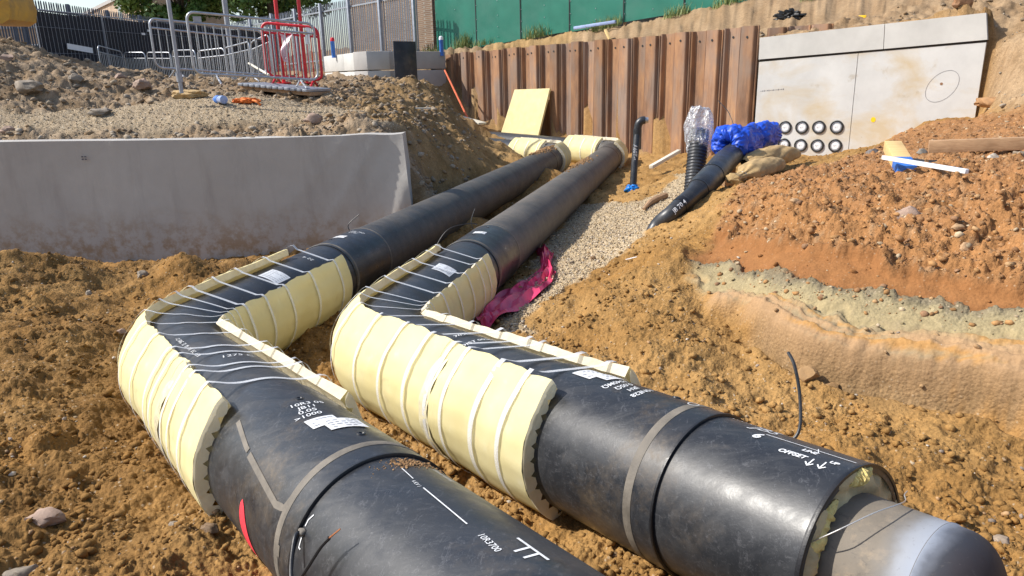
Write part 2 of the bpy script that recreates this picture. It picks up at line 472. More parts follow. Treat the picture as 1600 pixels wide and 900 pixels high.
def bricks(name, c1, c2, mort, scale):
    t = NT(name); b = t.n('ShaderNodeTexBrick'); b.inputs['Scale'].default_value = scale
    b.inputs['Color1'].default_value = (*c1, 1); b.inputs['Color2'].default_value = (*c2, 1); b.inputs['Mortar'].default_value = (*mort, 1)
    b.inputs['Mortar Size'].default_value = 0.012; b.inputs['Brick Width'].default_value = 0.225; b.inputs['Row Height'].default_value = 0.075
    tc = t.n('ShaderNodeTexCoord'); sx = t.n('ShaderNodeSeparateXYZ'); cx = t.n('ShaderNodeCombineXYZ')
    t.l(tc.outputs['Object'], sx.inputs[0]); t.l(t.math('ADD', sx.outputs[0], sx.outputs[1]), cx.inputs[0]); t.l(sx.outputs[2], cx.inputs[1]); t.l(cx.outputs[0], b.inputs['Vector'])
    nz = t.ramp(t.noise(tc.outputs['Object'], 1.2, 5), [(0.3, 0.75), (0.7, 1.15)])
    M[name] = t.fin(t.mix(1.0, b.outputs['Color'], nz, 'MULTIPLY'), 0.9, t.bump(b.outputs['Fac'], 0.4, 0.01))
bricks('brick_brown', (0.17, 0.10, 0.06), (0.24, 0.15, 0.09), (0.27, 0.24, 0.20), 1.0)
bricks('brick_tan', (0.42, 0.27, 0.16), (0.50, 0.34, 0.21), (0.45, 0.40, 0.33), 1.0)
M['glass_dark'] = simple('glass_dark', (0.03, 0.04, 0.05), 0.1, 0.1)
t = NT('clear_film'); v = t.co('Object')
tr = t.n('ShaderNodeBsdfTransparent'); gl = t.n('ShaderNodeBsdfGlossy'); gl.inputs['Roughness'].default_value = 0.12
df = t.n('ShaderNodeBsdfDiffuse'); df.inputs['Color'].default_value = (0.72, 0.74, 0.78, 1)
nb = t.bump(t.noise(v, 22, 5, 0.6, 1.0), 0.9, 0.03); t.l(nb, gl.inputs['Normal']); t.l(nb, df.inputs['Normal'])
m1 = t.n('ShaderNodeMixShader'); m1.inputs[0].default_value = 0.45; t.l(df.outputs[0], m1.inputs[1]); t.l(gl.outputs[0], m1.inputs[2])
m2 = t.n('ShaderNodeMixShader'); t.l(t.ramp(t.noise(v, 12, 6, 0.65, 1.5), [(0.35, 0.15), (0.65, 0.75)]), m2.inputs[0]); t.l(tr.outputs[0], m2.inputs[1]); t.l(m1.outputs[0], m2.inputs[2])
t.l(m2.outputs[0], t.out.inputs['Surface'])
M['clear_film'] = t.m

# ------------------------------------------------------------------ the site: walls that the ground meets
UN = np.array([0.7763, -0.6270, 0.0]); UN /= np.linalg.norm(UN)          # run of headers and sheet piles
WN = np.array([0.628, 0.778, 0.0]); WN /= np.linalg.norm(WN)             # sheet wall normal (away)
WP = WN * 13.2
WL_D = np.array([0.968, 0.25, 0.0]); WL_D /= np.linalg.norm(WL_D)        # left retaining wall run
WL_B = np.array([-WL_D[1], WL_D[0], 0.0])
WL_E = at(632, 260, 10.5); WL_E[2] = 0                                   # its right-hand end
WL_TOP = 1.07
JN = onplane(1186, 60, WP, WN); JN[2] = 0                                # sheet piles meet the duct wall
WC_D = np.array([0.906, -0.42, 0.0]); WC_D /= np.linalg.norm(WC_D)       # duct wall run
WC_B = np.array([-WC_D[1], WC_D[0], 0.0])                                # points away from the camera
_e = onplane(1541, 100, JN, WC_B)
WC_L = float((_e - JN) @ WC_D)
WC_E = JN + WC_D * WC_L

def embed(x, y):
    dx, dy = x - WL_E[0], y - WL_E[1]
    a = dx * WL_D[0] + dy * WL_D[1]; b = dx * WL_B[0] + dy * WL_B[1] - 0.17
    w1 = 3.2 * np.arctan2(b, a) / (2 * math.pi)
    bc = (x - JN[0]) * WC_B[0] + (y - JN[1]) * WC_B[1] - 0.12
    bs = x * WN[0] + y * WN[1] - 13.2 - 0.42
    b2 = np.minimum(bc, bs)
    a2 = (x - WC_E[0]) * WC_D[0] + (y - WC_E[1]) * WC_D[1]
    w2 = 14.0 * np.arctan2(b2, a2) / (2 * math.pi)
    return np.stack([x, y, w1, w2], -1)

_cp = []
def Z(px, py, z): _cp.append(atz(px, py, z))
def D(px, py, d): _cp.append(at(px, py, d))
def W(x, y, z): _cp.append(np.array([x, y, z], float))
# pit floor left of the pipes
for q in [(20, 885, .02), (200, 880, .0), (340, 870, .0), (60, 800, -.02), (250, 780, -.06), (30, 700, -.06), (190, 690, -.12), (60, 600, -.05), (180, 600, -.16),
          (20, 500, .03), (160, 480, -.08), (230, 470, -.17), (90, 440, .02), (0, 398, .20), (60, 398, .19), (110, 404, .13), (150, 420, .02), (190, 432, -.10), (235, 432, -.13),
          (250, 416, -.04), (285, 399, .10), (318, 408, .0), (345, 416, -.08), (400, 414, -.18), (30, 391, .28), (95, 399, .20), (130, 500, -.02), (60, 540, .02)]:
    Z(*q)
for s, z in ((-.3, -.3), (-1.5, -.6), (-3, -.75), (-4.5, -.8), (-7, -.75), (-11, -.6)):
    p = WL_E + WL_D * s - WL_B * 0.25; W(p[0], p[1], z)
# along the pipes
for y, z in ((1, -.3), (3, -.34), (6, -.36), (9, -.40), (12, -.46), (13.5, -.5)): W(-.67, y, z)
for y, z in ((.8, -.27), (2.2, -.30), (4, -.31), (6.5, -.32), (9, -.34), (11, -.36)): W(.42, y, z)
for y, z in ((1.4, -.2), (3, -.3), (4.4, -.3)): W(-1.95, y, z)
for t, z in ((.4, -.30), (1.2, -.26), (2.0, -.20), (2.8, -.12), (3.4, -.04), (4.2, .06)):
    W(-.62 + t * .776 - .06, -.2 - t * .627 - .10, z)                    # between the near legs
W(.9, -.35, -.18); W(1.5, -.85, -.10); W(2.1, -1.25, -.03); W(2.7, -1.75, .05); W(3.4, -2.35, .12)
W(2.1, -4.4, .25); W(.5, -4.2, .12); W(3.6, -3.7, .22); W(2, -7, .4); W(-4, -6, .3); W(7, -5, .5); W(-8, -2, .2); W(0, -14, .5); W(-14, 0, .3); W(12, -4, .9); W(9, 0, 1.0)
# gravel bed and loose heap right of the far leg
for q in [(835, 470, -.24), (900, 395, -.22), (960, 330, -.22), (960, 405, -.10), (1000, 360, -.12), (1000, 300, -.33), (940, 300, -.34), (1050, 300, -.12), (1030, 345, -.10)]:
    Z(*q)
for q in [(880, 470, -.06), (950, 450, .06), (1000, 420, .14), (1050, 420, .20), (1000, 500, .07), (1080, 460, .14), (1130, 520, .05), (1060, 540, .02), (940, 520, -.02), (870, 510, -.12), (1030, 590, -.04),
          (1160, 555, -.01), (1120, 600, -.05), (1200, 600, -.07), (1060, 400, .24)]:
    Z(*q)
# floor in front of the cut face, its foot, the face, its brow
for q in [(1300, 650, -.10), (1450, 680, -.10), (1590, 720, -.07), (1450, 740, -.09), (1580, 830, .0), (1400, 700, -.10), (1700, 700, -.02), (1250, 620, -.09), (1350, 630, -.10)]:
    Z(*q)
_cols = {1100: ((440, 6.1), (418, 6.35), (395, 6.7), (378, 6.95), (365, 7.2), (345, 7.6), (325, 8.15), (305, 8.9)),
         1180: ((524, 5.12), (485, 5.32), (440, 5.6), (410, 5.9), (382, 6.25), (345, 6.8), (312, 7.6), (286, 8.8)),
         1240: ((570, 4.72), (520, 4.86), (465, 5.1), (425, 5.35), (388, 5.65), (340, 6.2), (305, 7.0), (272, 8.8)),
         1330: ((598, 4.48), (545, 4.60), (490, 4.80), (445, 5.00), (405, 5.25), (350, 5.7), (310, 6.3), (266, 8.4)),
         1450: ((628, 4.22), (570, 4.34), (515, 4.50), (468, 4.68), (425, 4.90), (365, 5.3), (318, 5.8), (262, 7.6)),
         1600: ((650, 3.92), (595, 4.04), (535, 4.19), (485, 4.35), (440, 4.55), (375, 4.9), (322, 5.35), (252, 7.0)),
         1720: ((668, 3.72), (612, 3.84), (550, 3.98), (500, 4.13), (452, 4.32), (385, 4.65), (330, 5.1), (250, 6.7))}
_cx = sorted(_cols)
for px_ in list(range(1100, 1721, 31)):
    for r_ in range(8):
        D(px_, np.interp(px_, _cx, [_cols[c_][r_][0] for c_ in _cx]), np.interp(px_, _cx, [_cols[c_][r_][1] for c_ in _cx]))
for q in [(1600, 215, 9.2), (1500, 226, 9.6), (1400, 240, 9.8), (1300, 254, 10.2), (1700, 205, 8.8)]: D(*q)
for px_, py_ in ((1200, 246), (1240, 245), (1280, 243), (1320, 240), (1350, 231), (1380, 219), (1410, 206), (1440, 196), (1470, 186), (1500, 184), (1530, 180)):
    p = onplane(px_, py_ + 1.5, JN - WC_B * .22, WC_B); _cp.append(p)
    p = onplane(px_, py_ + 7, JN - WC_B * 1.1, WC_B); _cp.append(p)
for q in [(1560, 176, 12.6), (1600, 162, 12.2), (1520, 205, 11.6), (1600, 185, 11.0), (1700, 160, 11.5), (1400, 228, 12.2), (1300, 249, 13.0)]:
    D(*q)
W(11, 5, 1.6); W(12, 9, 2.2)
# floor along the sheet piles
for q in [(1170, 243, 16.0), (1120, 250, 16.4), (1080, 250, 16.6), (1050, 255, 17.0), (1020, 262, 16.5), (1050, 275, 13.0), (1110, 275, 12.5)]:
    D(*q)
for u, z in ((-3, -.45), (-6, -.4), (-9, -.2), (-12, .1)):
    p = WP + WN * -0.9 + UN * (u + float((JN - WP) @ UN)); W(p[0], p[1], z)
# the raised yard on the left and the spoil spilling off its end
for q in [(0, 212, 10.9), (120, 208, 11.1), (250, 206, 11.2), (380, 203, 11.2), (500, 200, 11.1), (600, 198, 11.0), (-150, 212, 10.8),
          (0, 175, 11.5), (0, 130, 12.2), (0, 92, 13.0), (-120, 60, 13.5), (0, 62, 14.3), (60, 82, 14.4), (110, 98, 14.6), (160, 114, 14.6), (215, 123, 14.6), (250, 130, 15), (140, 150, 12.6), (250, 165, 12.2),
          (330, 140, 13.6), (420, 143, 13.6), (350, 170, 12.0), (470, 172, 12.2), (500, 146, 13.8), (540, 150, 14.2), (450, 158, 13.0), (560, 172, 12.6),
          (600, 138, 15.5), (630, 150, 15.2), (655, 132, 18), (690, 140, 19), (600, 172, 12.6),
          (660, 178, 13.6), (700, 168, 16), (712, 190, 16.4), (725, 205, 17.2), (700, 210, 14.5), (680, 240, 12.4), (655, 270, 11.2), (700, 262, 12.5), (735, 252, 14.2), (752, 238, 15.6),
          (650, 215, 12), (660, 300, 10.8), (805, 242, 17), (790, 225, 18.5), (820, 252, 16)]:
    D(*q)
for q in [(330, 128, 19), (200, 124, 19), (480, 132, 19), (560, 128, 23), (660, 122, 24), (60, 118, 20), (-100, 118, 20), (300, 124, 30), (0, 122, 32), (450, 122, 32), (560, 110, 30), (620, 90, 29), (300, 116, 60), (-100, 124, 60), (600, 100, 60)]:
    D(*q)
for q in ((-1.95, 7, -.30), (-2.0, 9, -.32), (-2.15, 11, -.36), (-2.5, 13, -.36), (-3.4, 14.6, -.3), (-2.5, 14.5, -.45), (-1.9, 12.5, -.42)): W(*q)
# bank behind sheet piles and duct wall
for q in [(700, 84, 27.8), (830, 74, 24.4), (950, 60, 22.2), (1080, 48, 20.0), (1180, 42, 18.4), (700, 78, 29.5), (830, 58, 26.5), (950, 38, 24.6), (1080, 18, 22.6), (1180, 0, 21.0),
          (1200, 52, 17.6), (1300, 42, 16.9), (1400, 32, 16.1), (1500, 22, 15.3), (1560, 20, 14.7), (1300, 5, 19), (1400, -20, 18.5), (1500, -40, 18), (1600, -60, 17.5), (1200, -30, 23),
          (1600, 60, 13.6), (1590, 110, 13.2), (1570, 150, 13.0), (1640, 20, 14.2), (1700, 60, 13)]:
    D(*q)
W(14, 14, 5.0); W(8, 24, 5.2); W(0, 32, 4.8); W(-12, 44, 4.5)
_P = np.array(_cp)
_E = embed(_P[:, 0], _P[:, 1])
EPS = 0.22
def _kern(A, B):
    d2 = (A * A).sum(-1)[:, None] + (B * B).sum(-1)[None, :] - 2.0 * (A @ B.T)
    return np.sqrt(np.maximum(d2, 0) + EPS * EPS)
_K = -_kern(_E, _E) + 0.0 * np.eye(len(_E))
_n = len(_E)
_K += 0.03 * np.eye(_n)
_A = np.zeros((_n + 1, _n + 1)); _A[:_n, :_n] = _K; _A[:_n, _n] = 1; _A[_n, :_n] = 1
_w = np.linalg.solve(_A, np.append(_P[:, 2], 0))

def hbase(x, y):
    x, y = np.atleast_1d(np.asarray(x, float)), np.atleast_1d(np.asarray(y, float))
    o = np.empty(len(x)); Q = embed(x, y)
    for i in range(0, len(x), 20000):
        o[i:i + 20000] = -_kern(Q[i:i + 20000], _E) @ _w[:-1] + _w[-1]
    return np.clip(o, -1.0, 6.0)

_marched = {}
def ground_at(px, py):
    """where a sight line meets the undisturbed ground"""
    d = sight(px, py)
    ts = np.concatenate([np.arange(1.0, 12, 0.06), np.arange(12, 60, 0.15)])
    P = CAM[None] + ts[:, None] * d[None]
    below = P[:, 2] < hbase(P[:, 0], P[:, 1])
    i = int(np.argmax(below)) if below.any() else len(ts) - 1
    return P[i]

# strata coordinate of the cut face: 0 foot, 1 clay top, 2 grey bed top, 3 red sand top, 4 gravel top
_sc = []
def _strat(val, pts):
    for p in pts:
        g = ground_at(*p); _sc.append((g[0], g[1], g[2], val))
_strat(0, [(1180, 525), (1230, 562), (1320, 590), (1400, 612), (1500, 628), (1600, 645)])
_strat(1, [(1092, 432), (1189, 455), (1283, 468), (1330, 496), (1415, 503), (1500, 508), (1600, 515)])
_strat(2, [(1080, 405), (1181, 416), (1234, 418), (1313, 442), (1397, 461), (1491, 470), (1600, 480)])
_strat(3, [(1102, 374), (1170, 377), (1227, 391), (1340, 405), (1453, 437), (1567, 456), (1600, 462)])
_strat(4, [(1120, 320), (1200, 300), (1300, 290), (1400, 290), (1500, 290), (1600, 290)])
_strat(5, [(1180, 270), (1300, 250), (1450, 240), (1600, 225)])
_sc = np.array(_sc)
_sE = _sc[:, :3] * np.array([1, 1, 2.0])
_sK = np.sqrt(((_sE[:, None] - _sE[None]) ** 2).sum(-1) + .01)
_sw = np.linalg.solve(-_sK + .02 * np.eye(len(_sE)), _sc[:, 3] - 2.5)
def strata(x, y, z):
    Q = np.stack([x, y, z * 2.0], -1); o = np.empty(len(x))
    for i in range(0, len(x), 20000):
        o[i:i + 20000] = -np.sqrt(np.maximum((Q[i:i + 20000] ** 2).sum(-1)[:, None] + (_sE ** 2).sum(-1)[None] - 2 * (Q[i:i + 20000] @ _sE.T), 0) + .01) @ _sw + 2.5
    return o

def poly_sd(x, y, poly):
    """signed distance to a plan polygon, + inside"""
    P = np.array([p[:2] for p in poly]); n = len(P)
    d = np.full(len(x), 1e9); ins = np.zeros(len(x), bool)
    for i in range(n):
        a, b = P[i], P[(i + 1) % n]
        ab = b - a; t = np.clip(((x - a[0]) * ab[0] + (y - a[1]) * ab[1]) / (ab @ ab + 1e-9), 0, 1)
        d = np.minimum(d, np.hypot(x - a[0] - t * ab[0], y - a[1] - t * ab[1]))
        c = ((a[1] > y) != (b[1] > y)) & (x < (b[0] - a[0]) * (y - a[1]) / (b[1] - a[1] + 1e-12) + a[0])
        ins ^= c
    return np.where(ins, d, -d)
def gpoly(pts): return [ground_at(*p) for p in pts]
PG_GRAVEL = gpoly([(770, 520), (800, 470), (850, 390), (895, 325), (950, 318), (1000, 318), (1050, 285), (1085, 270), (1080, 300), (1030, 352), (1000, 375), (960, 408), (925, 432), (880, 446), (845, 480), (830, 520)])
PG_STRATA = gpoly([(1100, 385), (1130, 330), (1200, 280), (1330, 250), (1400, 214), (1500, 188), (1560, 180), (1660, 150), (1680, 690), (1600, 675), (1400, 645), (1220, 584), (1168, 532), (1095, 440), (1080, 405)])
PG_STRIP = gpoly([(-200, 216), (-200, 170), (60, 175), (200, 168), (330, 150), (460, 160), (560, 175), (600, 195), (640, 208)])

def zones(x, y, zb):
    """plan weights of the ground types"""
    wob = fbm(x, y, 0.5, 4, 50) * 0.14
    grav = sstep(-0.05, 0.06, poly_sd(x, y, PG_GRAVEL) + wob)
    strat = sstep(-0.10, 0.08, poly_sd(x, y, PG_STRATA) + wob * 0.9)
    dx, dy = x - WL_E[0], y - WL_E[1]
    a = dx * WL_D[0] + dy * WL_D[1]; b = dx * WL_B[0] + dy * WL_B[1]
    yard = sstep(0.0, 0.2, b) * sstep(1.3, 0.2, a + wob * 2)
    strip = yard * sstep(-0.15, 0.12, poly_sd(x, y, PG_STRIP) + wob)
    bs = np.minimum(x * WN[0] + y * WN[1] - 13.2, (x - JN[0]) * WC_B[0] + (y - JN[1]) * WC_B[1])
    bank = sstep(0, 0.3, bs) * sstep(-4, 2, -((x - WC_E[0]) * WC_D[0] + (y - WC_E[1]) * WC_D[1]) + 2)
    a2 = (x - WC_E[0]) * WC_D[0] + (y - WC_E[1]) * WC_D[1]
    bank = np.maximum(bank, sstep(-.2, .3, a2) * sstep(.85, 1.3, zb) * sstep(8.5, 10.0, y))
    return grav, strat * (1 - bank), yard, strip, bank

def relief(x, y, zb, zn=None):
    grav, strat, yard, strip, bank = zones(x, y, zb) if zn is None else zn
    r = np.hypot(x - CAM[0], y - CAM[1])
    loose = 1 - np.maximum.reduce([grav, strat, strip * .8])
    fine = 1 - .6 * sstep(.5, 1.1, x + .3 * y) * sstep(-1.0, .2, y) * (1 - bank)
    h = fbm(x, y, 0.9, 3, 3) * (0.05 * loose + 0.03 * strat + 0.012 * grav)
    h += loose * (fbm(x, y, 0.26, 6, 9, 0.60) * 0.032 + fbm(x, y, 0.55, 3, 12) * 0.04)
    msk = sstep(0.0, 0.5, fbm(x, y, 0.8, 3, 21))
    h += loose * fine * msk * (lumps(x, y, 0.20, 31, 0.14) * 0.06 + lumps(x, y, 0.10, 41, 0.28) * 0.04 + lumps(x, y, 0.048, 51, 0.45) * 0.022)
    rg_ = fbm(x, y, 0.11, 4, 14, 0.62); h += loose * (np.abs(rg_) - .18) * -0.030 * fine * sstep(-.3, .3, fbm(x, y, 0.6, 2, 15))
    pk = 1 - .75 * sstep(.12, .45, fbm(x, y, 0.7, 3, 25))
    h += loose * pk * (lumps(x, y, 0.026, 56, 0.5) * 0.012 + lumps(x, y, 0.015, 58, 0.6) * 0.008)
    h += yard * (1 - strip * .9) * (lumps(x, y, 0.30, 61, 0.22) * 0.07 + lumps(x, y, 0.14, 66, 0.4) * 0.04 + lumps(x, y, 0.07, 67, 0.5) * 0.028 + fbm(x, y, .7, 6, 68, .6) * .075 - .035)
    h += bank * (lumps(x, y, 0.5, 62, 0.3) * 0.10 + lumps(x, y, 0.24, 63, 0.4) * 0.07 + fbm(x, y, .9, 5, 69, .6) * .07 - .03)
    h += (grav + strip) * (lumps(x, y, 0.035, 71, 0.85) * 0.022 + lumps(x, y, 0.02, 76, 0.9) * 0.012)
    return h, strat

def height(x, y, full=False):
    x, y = np.atleast_1d(np.asarray(x, float)), np.atleast_1d(np.asarray(y, float))
    zb = hbase(x, y); zn = zones(x, y, zb)
    h, st = relief(x, y, zb, zn)
    if (st > 0.01).any():
        i = st > 0.01
        sv = strata(x[i], y[i], zb[i]); sv = sv + fbm(x[i], y[i], .40, 4, 80) * .33 * np.clip(sv * .9, .10, 1)
        gv = sstep(2.85, 3.1, sv) ; cl = sstep(1.15, .9, sv) * sstep(-.05, .05, sv); fl = sstep(0.05, -.05, sv); gy = sstep(.9, 1.1, sv) * sstep(2.1, 1.9, sv); rd = sstep(1.95, 2.1, sv) * sstep(3.1, 2.9, sv)
        xx, yy = x[i], y[i]
        hh = gv * (lumps(xx, yy, 0.11, 81, .45) * .045 + lumps(xx, yy, 0.05, 86, .65) * .028 + lumps(xx, yy, 0.028, 89, .8) * .022 + fbm(xx, yy, .4, 4, 88) * .05)
        gs = gy * sstep(1.35, 1.7, sv)
        hh += gs * (lumps(xx, yy, 0.09, 91, .35) * .04 + lumps(xx, yy, 0.032, 94, .5) * .02) + gy * fbm(xx, yy, .2, 4, 95) * .012 + rd * (fbm(xx, yy, .16, 4, 96) * .014 - .02)
        hh += fl * h[i]
        lam = sv + fbm(xx, yy, 1.1, 3, 97) * .10
        gra = xx * .93 - yy * .37; grm = sstep(.05, .4, fbm(gra, sv * .5, .7, 3, 93))
        hh += cl * grm * (-.014 * np.abs(np.sin(gra * 24 + fbm(xx, yy, .5, 2, 92) * 2)) ** 3) + cl * fbm(xx, yy, .07, 4, 90, .6) * .010
        hh += cl * (fbm(xx, yy, .3, 4, 98) * .012 + .010 * np.sin(lam * 34) + .012 * np.sin(lam * 13))
        edge = np.exp(-((sv - 3.0) / .10) ** 2) * .05 - np.exp(-((sv - 2.0) / .10) ** 2) * .04 + np.exp(-((sv + 0.02) / .05) ** 2) * -.10 + sstep(.0, .05, sv) * sstep(1.0, .1, sv) * .16
        led = sv + fbm(xx, yy, .6, 3, 84) * .3
        edge += gv * .05 * (sstep(3.40, 3.46, led) - sstep(3.46, 3.75, led)) + gv * .05 * (sstep(3.80, 3.86, led) - sstep(3.86, 4.2, led))
        h[i] = h[i] * (1 - st[i]) + st[i] * (hh + edge)
    return (zb + h, zb, zn) if full else zb + h

def gz(x, y): return float(height(x, y)[0])
def on_ground(px, py):
    g = ground_at(px, py); g[2] = gz(g[0], g[1]); return g

# ---- ground mesh: polar rings about the viewpoint's foot, fine where it is near
fwd = math.atan2(math.cos(YAW), -math.sin(YAW))
ang_f = np.linspace(-R_(41), R_(41), 760)
ang_l = -R_(41) - np.cumsum(np.linspace(.006, .16, 34)); ang_r = R_(41) + np.cumsum(np.linspace(.006, .16, 34))
ang_l = ang_l[ang_l > -math.pi + .05]; ang_r = ang_r[ang_r < math.pi - .05]
th = np.concatenate([ang_l[::-1], ang_f, ang_r])
rr = np.concatenate([np.array([0.02, .25, .5, .75]), np.geomspace(0.95, 20, 820), np.geomspace(20.3, 320, 60)])
TH, RR = np.meshgrid(th, rr)
gx = CAM[0] + RR * np.cos(fwd - TH); gy = CAM[1] + RR * np.sin(fwd - TH)
fx, fy = gx.ravel(), gy.ravel()
fz, zb_, (GRAV, STRAT, YARD, STRIP, BANK) = height(fx, fy, True)
SV = strata(fx, fy, zb_); SV = SV + fbm(fx, fy, .40, 6, 80, .62) * .33 * np.clip(SV * .9, .10, 1)
def mixc(a, b, w): return a * (1 - w[:, None]) + b * w[:, None]
C3 = lambda *c: np.array(c, float)[None, :]
n1 = sstep(-.5, .5, fbm(fx, fy, 1.6, 4, 130)); n2 = sstep(-.5, .5, fbm(fx, fy, .35, 4, 140))
soil = mixc(C3(.270, .148, .049) * np.ones((len(fx), 1)), C3(.348, .203, .075), n1)
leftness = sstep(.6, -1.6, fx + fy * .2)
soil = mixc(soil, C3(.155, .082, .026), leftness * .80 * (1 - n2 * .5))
soil = mixc(soil, C3(.315, .166, .050), sstep(.25, .6, fbm(fx, fy, .9, 4, 150)) * .45)
yardc = mixc(C3(.215, .15, .09) * np.ones((len(fx), 1)), C3(.31, .235, .16), n2)
gold = sstep(-2.4, -.6, (fx - WL_E[0]) * WL_D[0] + (fy - WL_E[1]) * WL_D[1]) * sstep(.8, 1.6, (fx - WL_E[0]) * WL_B[0] + (fy - WL_E[1]) * WL_B[1])
yardc = mixc(yardc, mixc(C3(.23, .145, .062) * np.ones((len(fx), 1)), C3(.30, .19, .085), n2), gold * .85)
soil = mixc(soil, yardc, YARD * .9)
soil = mixc(soil, C3(.30, .235, .155), STRIP * .9)
soil = mixc(soil, C3(.42, .325, .20), GRAV)
soil = mixc(soil, mixc(C3(.25, .17, .10) * np.ones((len(fx), 1)), C3(.33, .235, .145), n2), BANK * .85)
spill = sstep(.1, .9, (fx - WL_E[0]) * WL_D[0] + (fy - WL_E[1]) * WL_D[1] + 1.0) * sstep(-1.2, -2.0, fx + .02 * fy) * sstep(4.5, 5.5, fy)
soil = mixc(soil, mixc(C3(.29, .18, .075) * np.ones((len(fx), 1)), C3(.38, .245, .11), n2), spill * .85 * (1 - YARD))
stops = [(-1, (.285, .168, .066)), (-.06, (.285, .168, .066)), (.0, (.26, .165, .08)), (.06, (.34, .215, .115)), (.25, (.375, .235, .125)), (.45, (.385, .25, .135)), (.62, (.36, .255, .135)), (.80, (.345, .275, .155)), (.95, (.33, .26, .14)), (1.45, (.30, .245, .14)), (1.65, (.205, .17, .11)), (1.88, (.215, .165, .10)),
         (2.02, (.235, .105, .040)), (2.5, (.275, .125, .046)), (2.9, (.255, .114, .042)), (3.1, (.26, .13, .054)), (3.7, (.325, .16, .062)), (4.2, (.30, .15, .064)), (6, (.29, .145, .062))]
sx_ = [s[0] for s in stops]
scol = np.stack([np.interp(SV, sx_, [s[1][k] for s in stops]) for k in range(3)], 1)
streak = sstep(.15, .5, fbm(fx * .5 + zb_ * 2.4, zb_ * 5 + fy * .2, .35, 4, 160)) * sstep(1.0, .7, SV)
scol = mixc(scol, C3(.40, .21, .065), streak * .75)
str2 = sstep(.05, .5, fbm(fx * .12 + 7, SV * 1.2, .16, 4, 165)) * sstep(1.1, .9, SV) * sstep(-.05, .1, SV)
scol = mixc(scol, C3(.29, .225, .135), str2 * .85)
rim = SV > 3
scol = mixc(scol, C3(.36, .25, .15), sstep(.35, .65, fbm(fx, fy, .12, 3, 170)) * rim * .35)
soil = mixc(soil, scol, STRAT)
nA, nB = TH.shape
ii = np.arange(nA * nB).reshape(nA, nB)
quads = np.stack([ii[:-1, :-1], ii[:-1, 1:], ii[1:, 1:], ii[1:, :-1]], -1).reshape(-1, 4)
me = bpy.data.meshes.new('ground')
me.vertices.add(nA * nB); me.vertices.foreach_set('co', np.stack([fx, fy, fz], 1).ravel())
me.loops.add(quads.size); me.loops.foreach_set('vertex_index', quads.ravel().astype(np.int32))
me.polygons.add(len(quads)); me.polygons.foreach_set('loop_start', (np.arange(len(quads)) * 4).astype(np.int32))
me.polygons.foreach_set('use_smooth', np.ones(len(quads), bool))
me.update(calc_edges=True); me.validate()
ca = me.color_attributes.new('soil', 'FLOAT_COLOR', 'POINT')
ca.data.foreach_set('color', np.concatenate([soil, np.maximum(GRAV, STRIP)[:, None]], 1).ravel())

SMO = np.clip(STRAT * (sstep(-.02, .06, SV) * (sstep(1.15, .9, SV) * .5 + .5 * sstep(1.6, 1.2, SV)) + .8 * sstep(1.95, 2.1, SV) * sstep(3.05, 2.9, SV)), 0, 1)
me.attributes.new('smo', 'FLOAT', 'POINT').data.foreach_set('value', SMO.astype(np.float32))
t = NT('soil'); v = t.co('Object')
sm = t.n('ShaderNodeAttribute', attribute_name='smo').outputs['Fac']
rgh = t.math('SUBTRACT', 1.0, t.math('MULTIPLY', sm, .52))
at_ = t.n('ShaderNodeAttribute', attribute_name='soil')
f1 = t.noise(v, 9, 8, 0.65); f2 = t.noise(v, 55, 6, 0.65); vc = t.voro(v, 48, out='Color'); vd = t.voro(v, 48)
c = t.mix(rgh, at_.outputs['Color'], t.ramp(f1, [(0.25, 0.70), (0.75, 1.28)]), 'MULTIPLY')
c = t.mix(rgh, c, t.ramp(f2, [(0.25, 0.66), (0.75, 1.30)]), 'MULTIPLY')
sepv = t.n('ShaderNodeSeparateColor'); t.l(vc, sepv.inputs[0])
pebc = t.ramp(sepv.outputs[0], [(0.0, (.20, .145, .09)), (0.3, (.42, .32, .205)), (0.6, (.34, .26, .175)), (0.85, (.54, .43, .29)), (1.0, (.60, .52, .40))])
pm = t.math('MULTIPLY', at_.outputs['Alpha'], t.ramp(vd, [(0.25, 0.8), (0.55, 0.25)]))
c = t.mix(pm, c, pebc)
fl = t.math('MULTIPLY', t.math('MULTIPLY', rgh, rgh), t.ramp(sepv.outputs[1], [(0.91, 0.0), (0.93, 0.55)]))
fl = t.math('MULTIPLY', fl, t.ramp(vd, [(0.2, 1.0), (0.4, 0.0)]))
c = t.mix(fl, c, (.50, .40, .28))
nb = t.bump(f1, 0.5, 0.03); nb = t.bump(f2, 0.7, 0.012, nb)
inv = t.math('SUBTRACT', 1.0, vd)
nb = t.bump(inv, 0.5, 0.012, nb)
for bn in [q for q in t.t.nodes if q.type == 'BUMP']:
    t.l(t.math('MULTIPLY', rgh, bn.inputs['Strength'].default_value), bn.inputs['Strength'])
M['soil'] = t.fin(c, 0.95, nb, 0, 0.12)
me.materials.append(M['soil'])
ground = bpy.data.objects.new('ground', me); COL.objects.link(ground); ORG[ground.name] = np.zeros(3)
tag(ground, kind='structure')

# ---- loose stones and clods: uncountable, one mesh each
def stone_mesh(seed, sub=1, jag=0.25):
    bm = bmesh.new(); bmesh.ops.create_icosphere(bm, subdivisions=sub, radius=1.0)
    rg = np.random.default_rng(seed); bm.verts.index_update()
    V = np.array([q.co[:] for q in bm.verts]); F = np.array([[q.index for q in f.verts] for f in bm.faces]); bm.free()
    for _ in range(5):
        n = rg.normal(size=3); n /= np.linalg.norm(n); d = rg.uniform(.45, .85)
        k = V @ n; V = V - np.maximum(k - d, 0)[:, None] * n * rg.uniform(.6, 1)
    V *= 1 + rg.normal(size=(len(V), 1)) * jag * .35
    V *= np.array([1, rg.uniform(.65, .95), rg.uniform(.45, .8)])
    return V, F

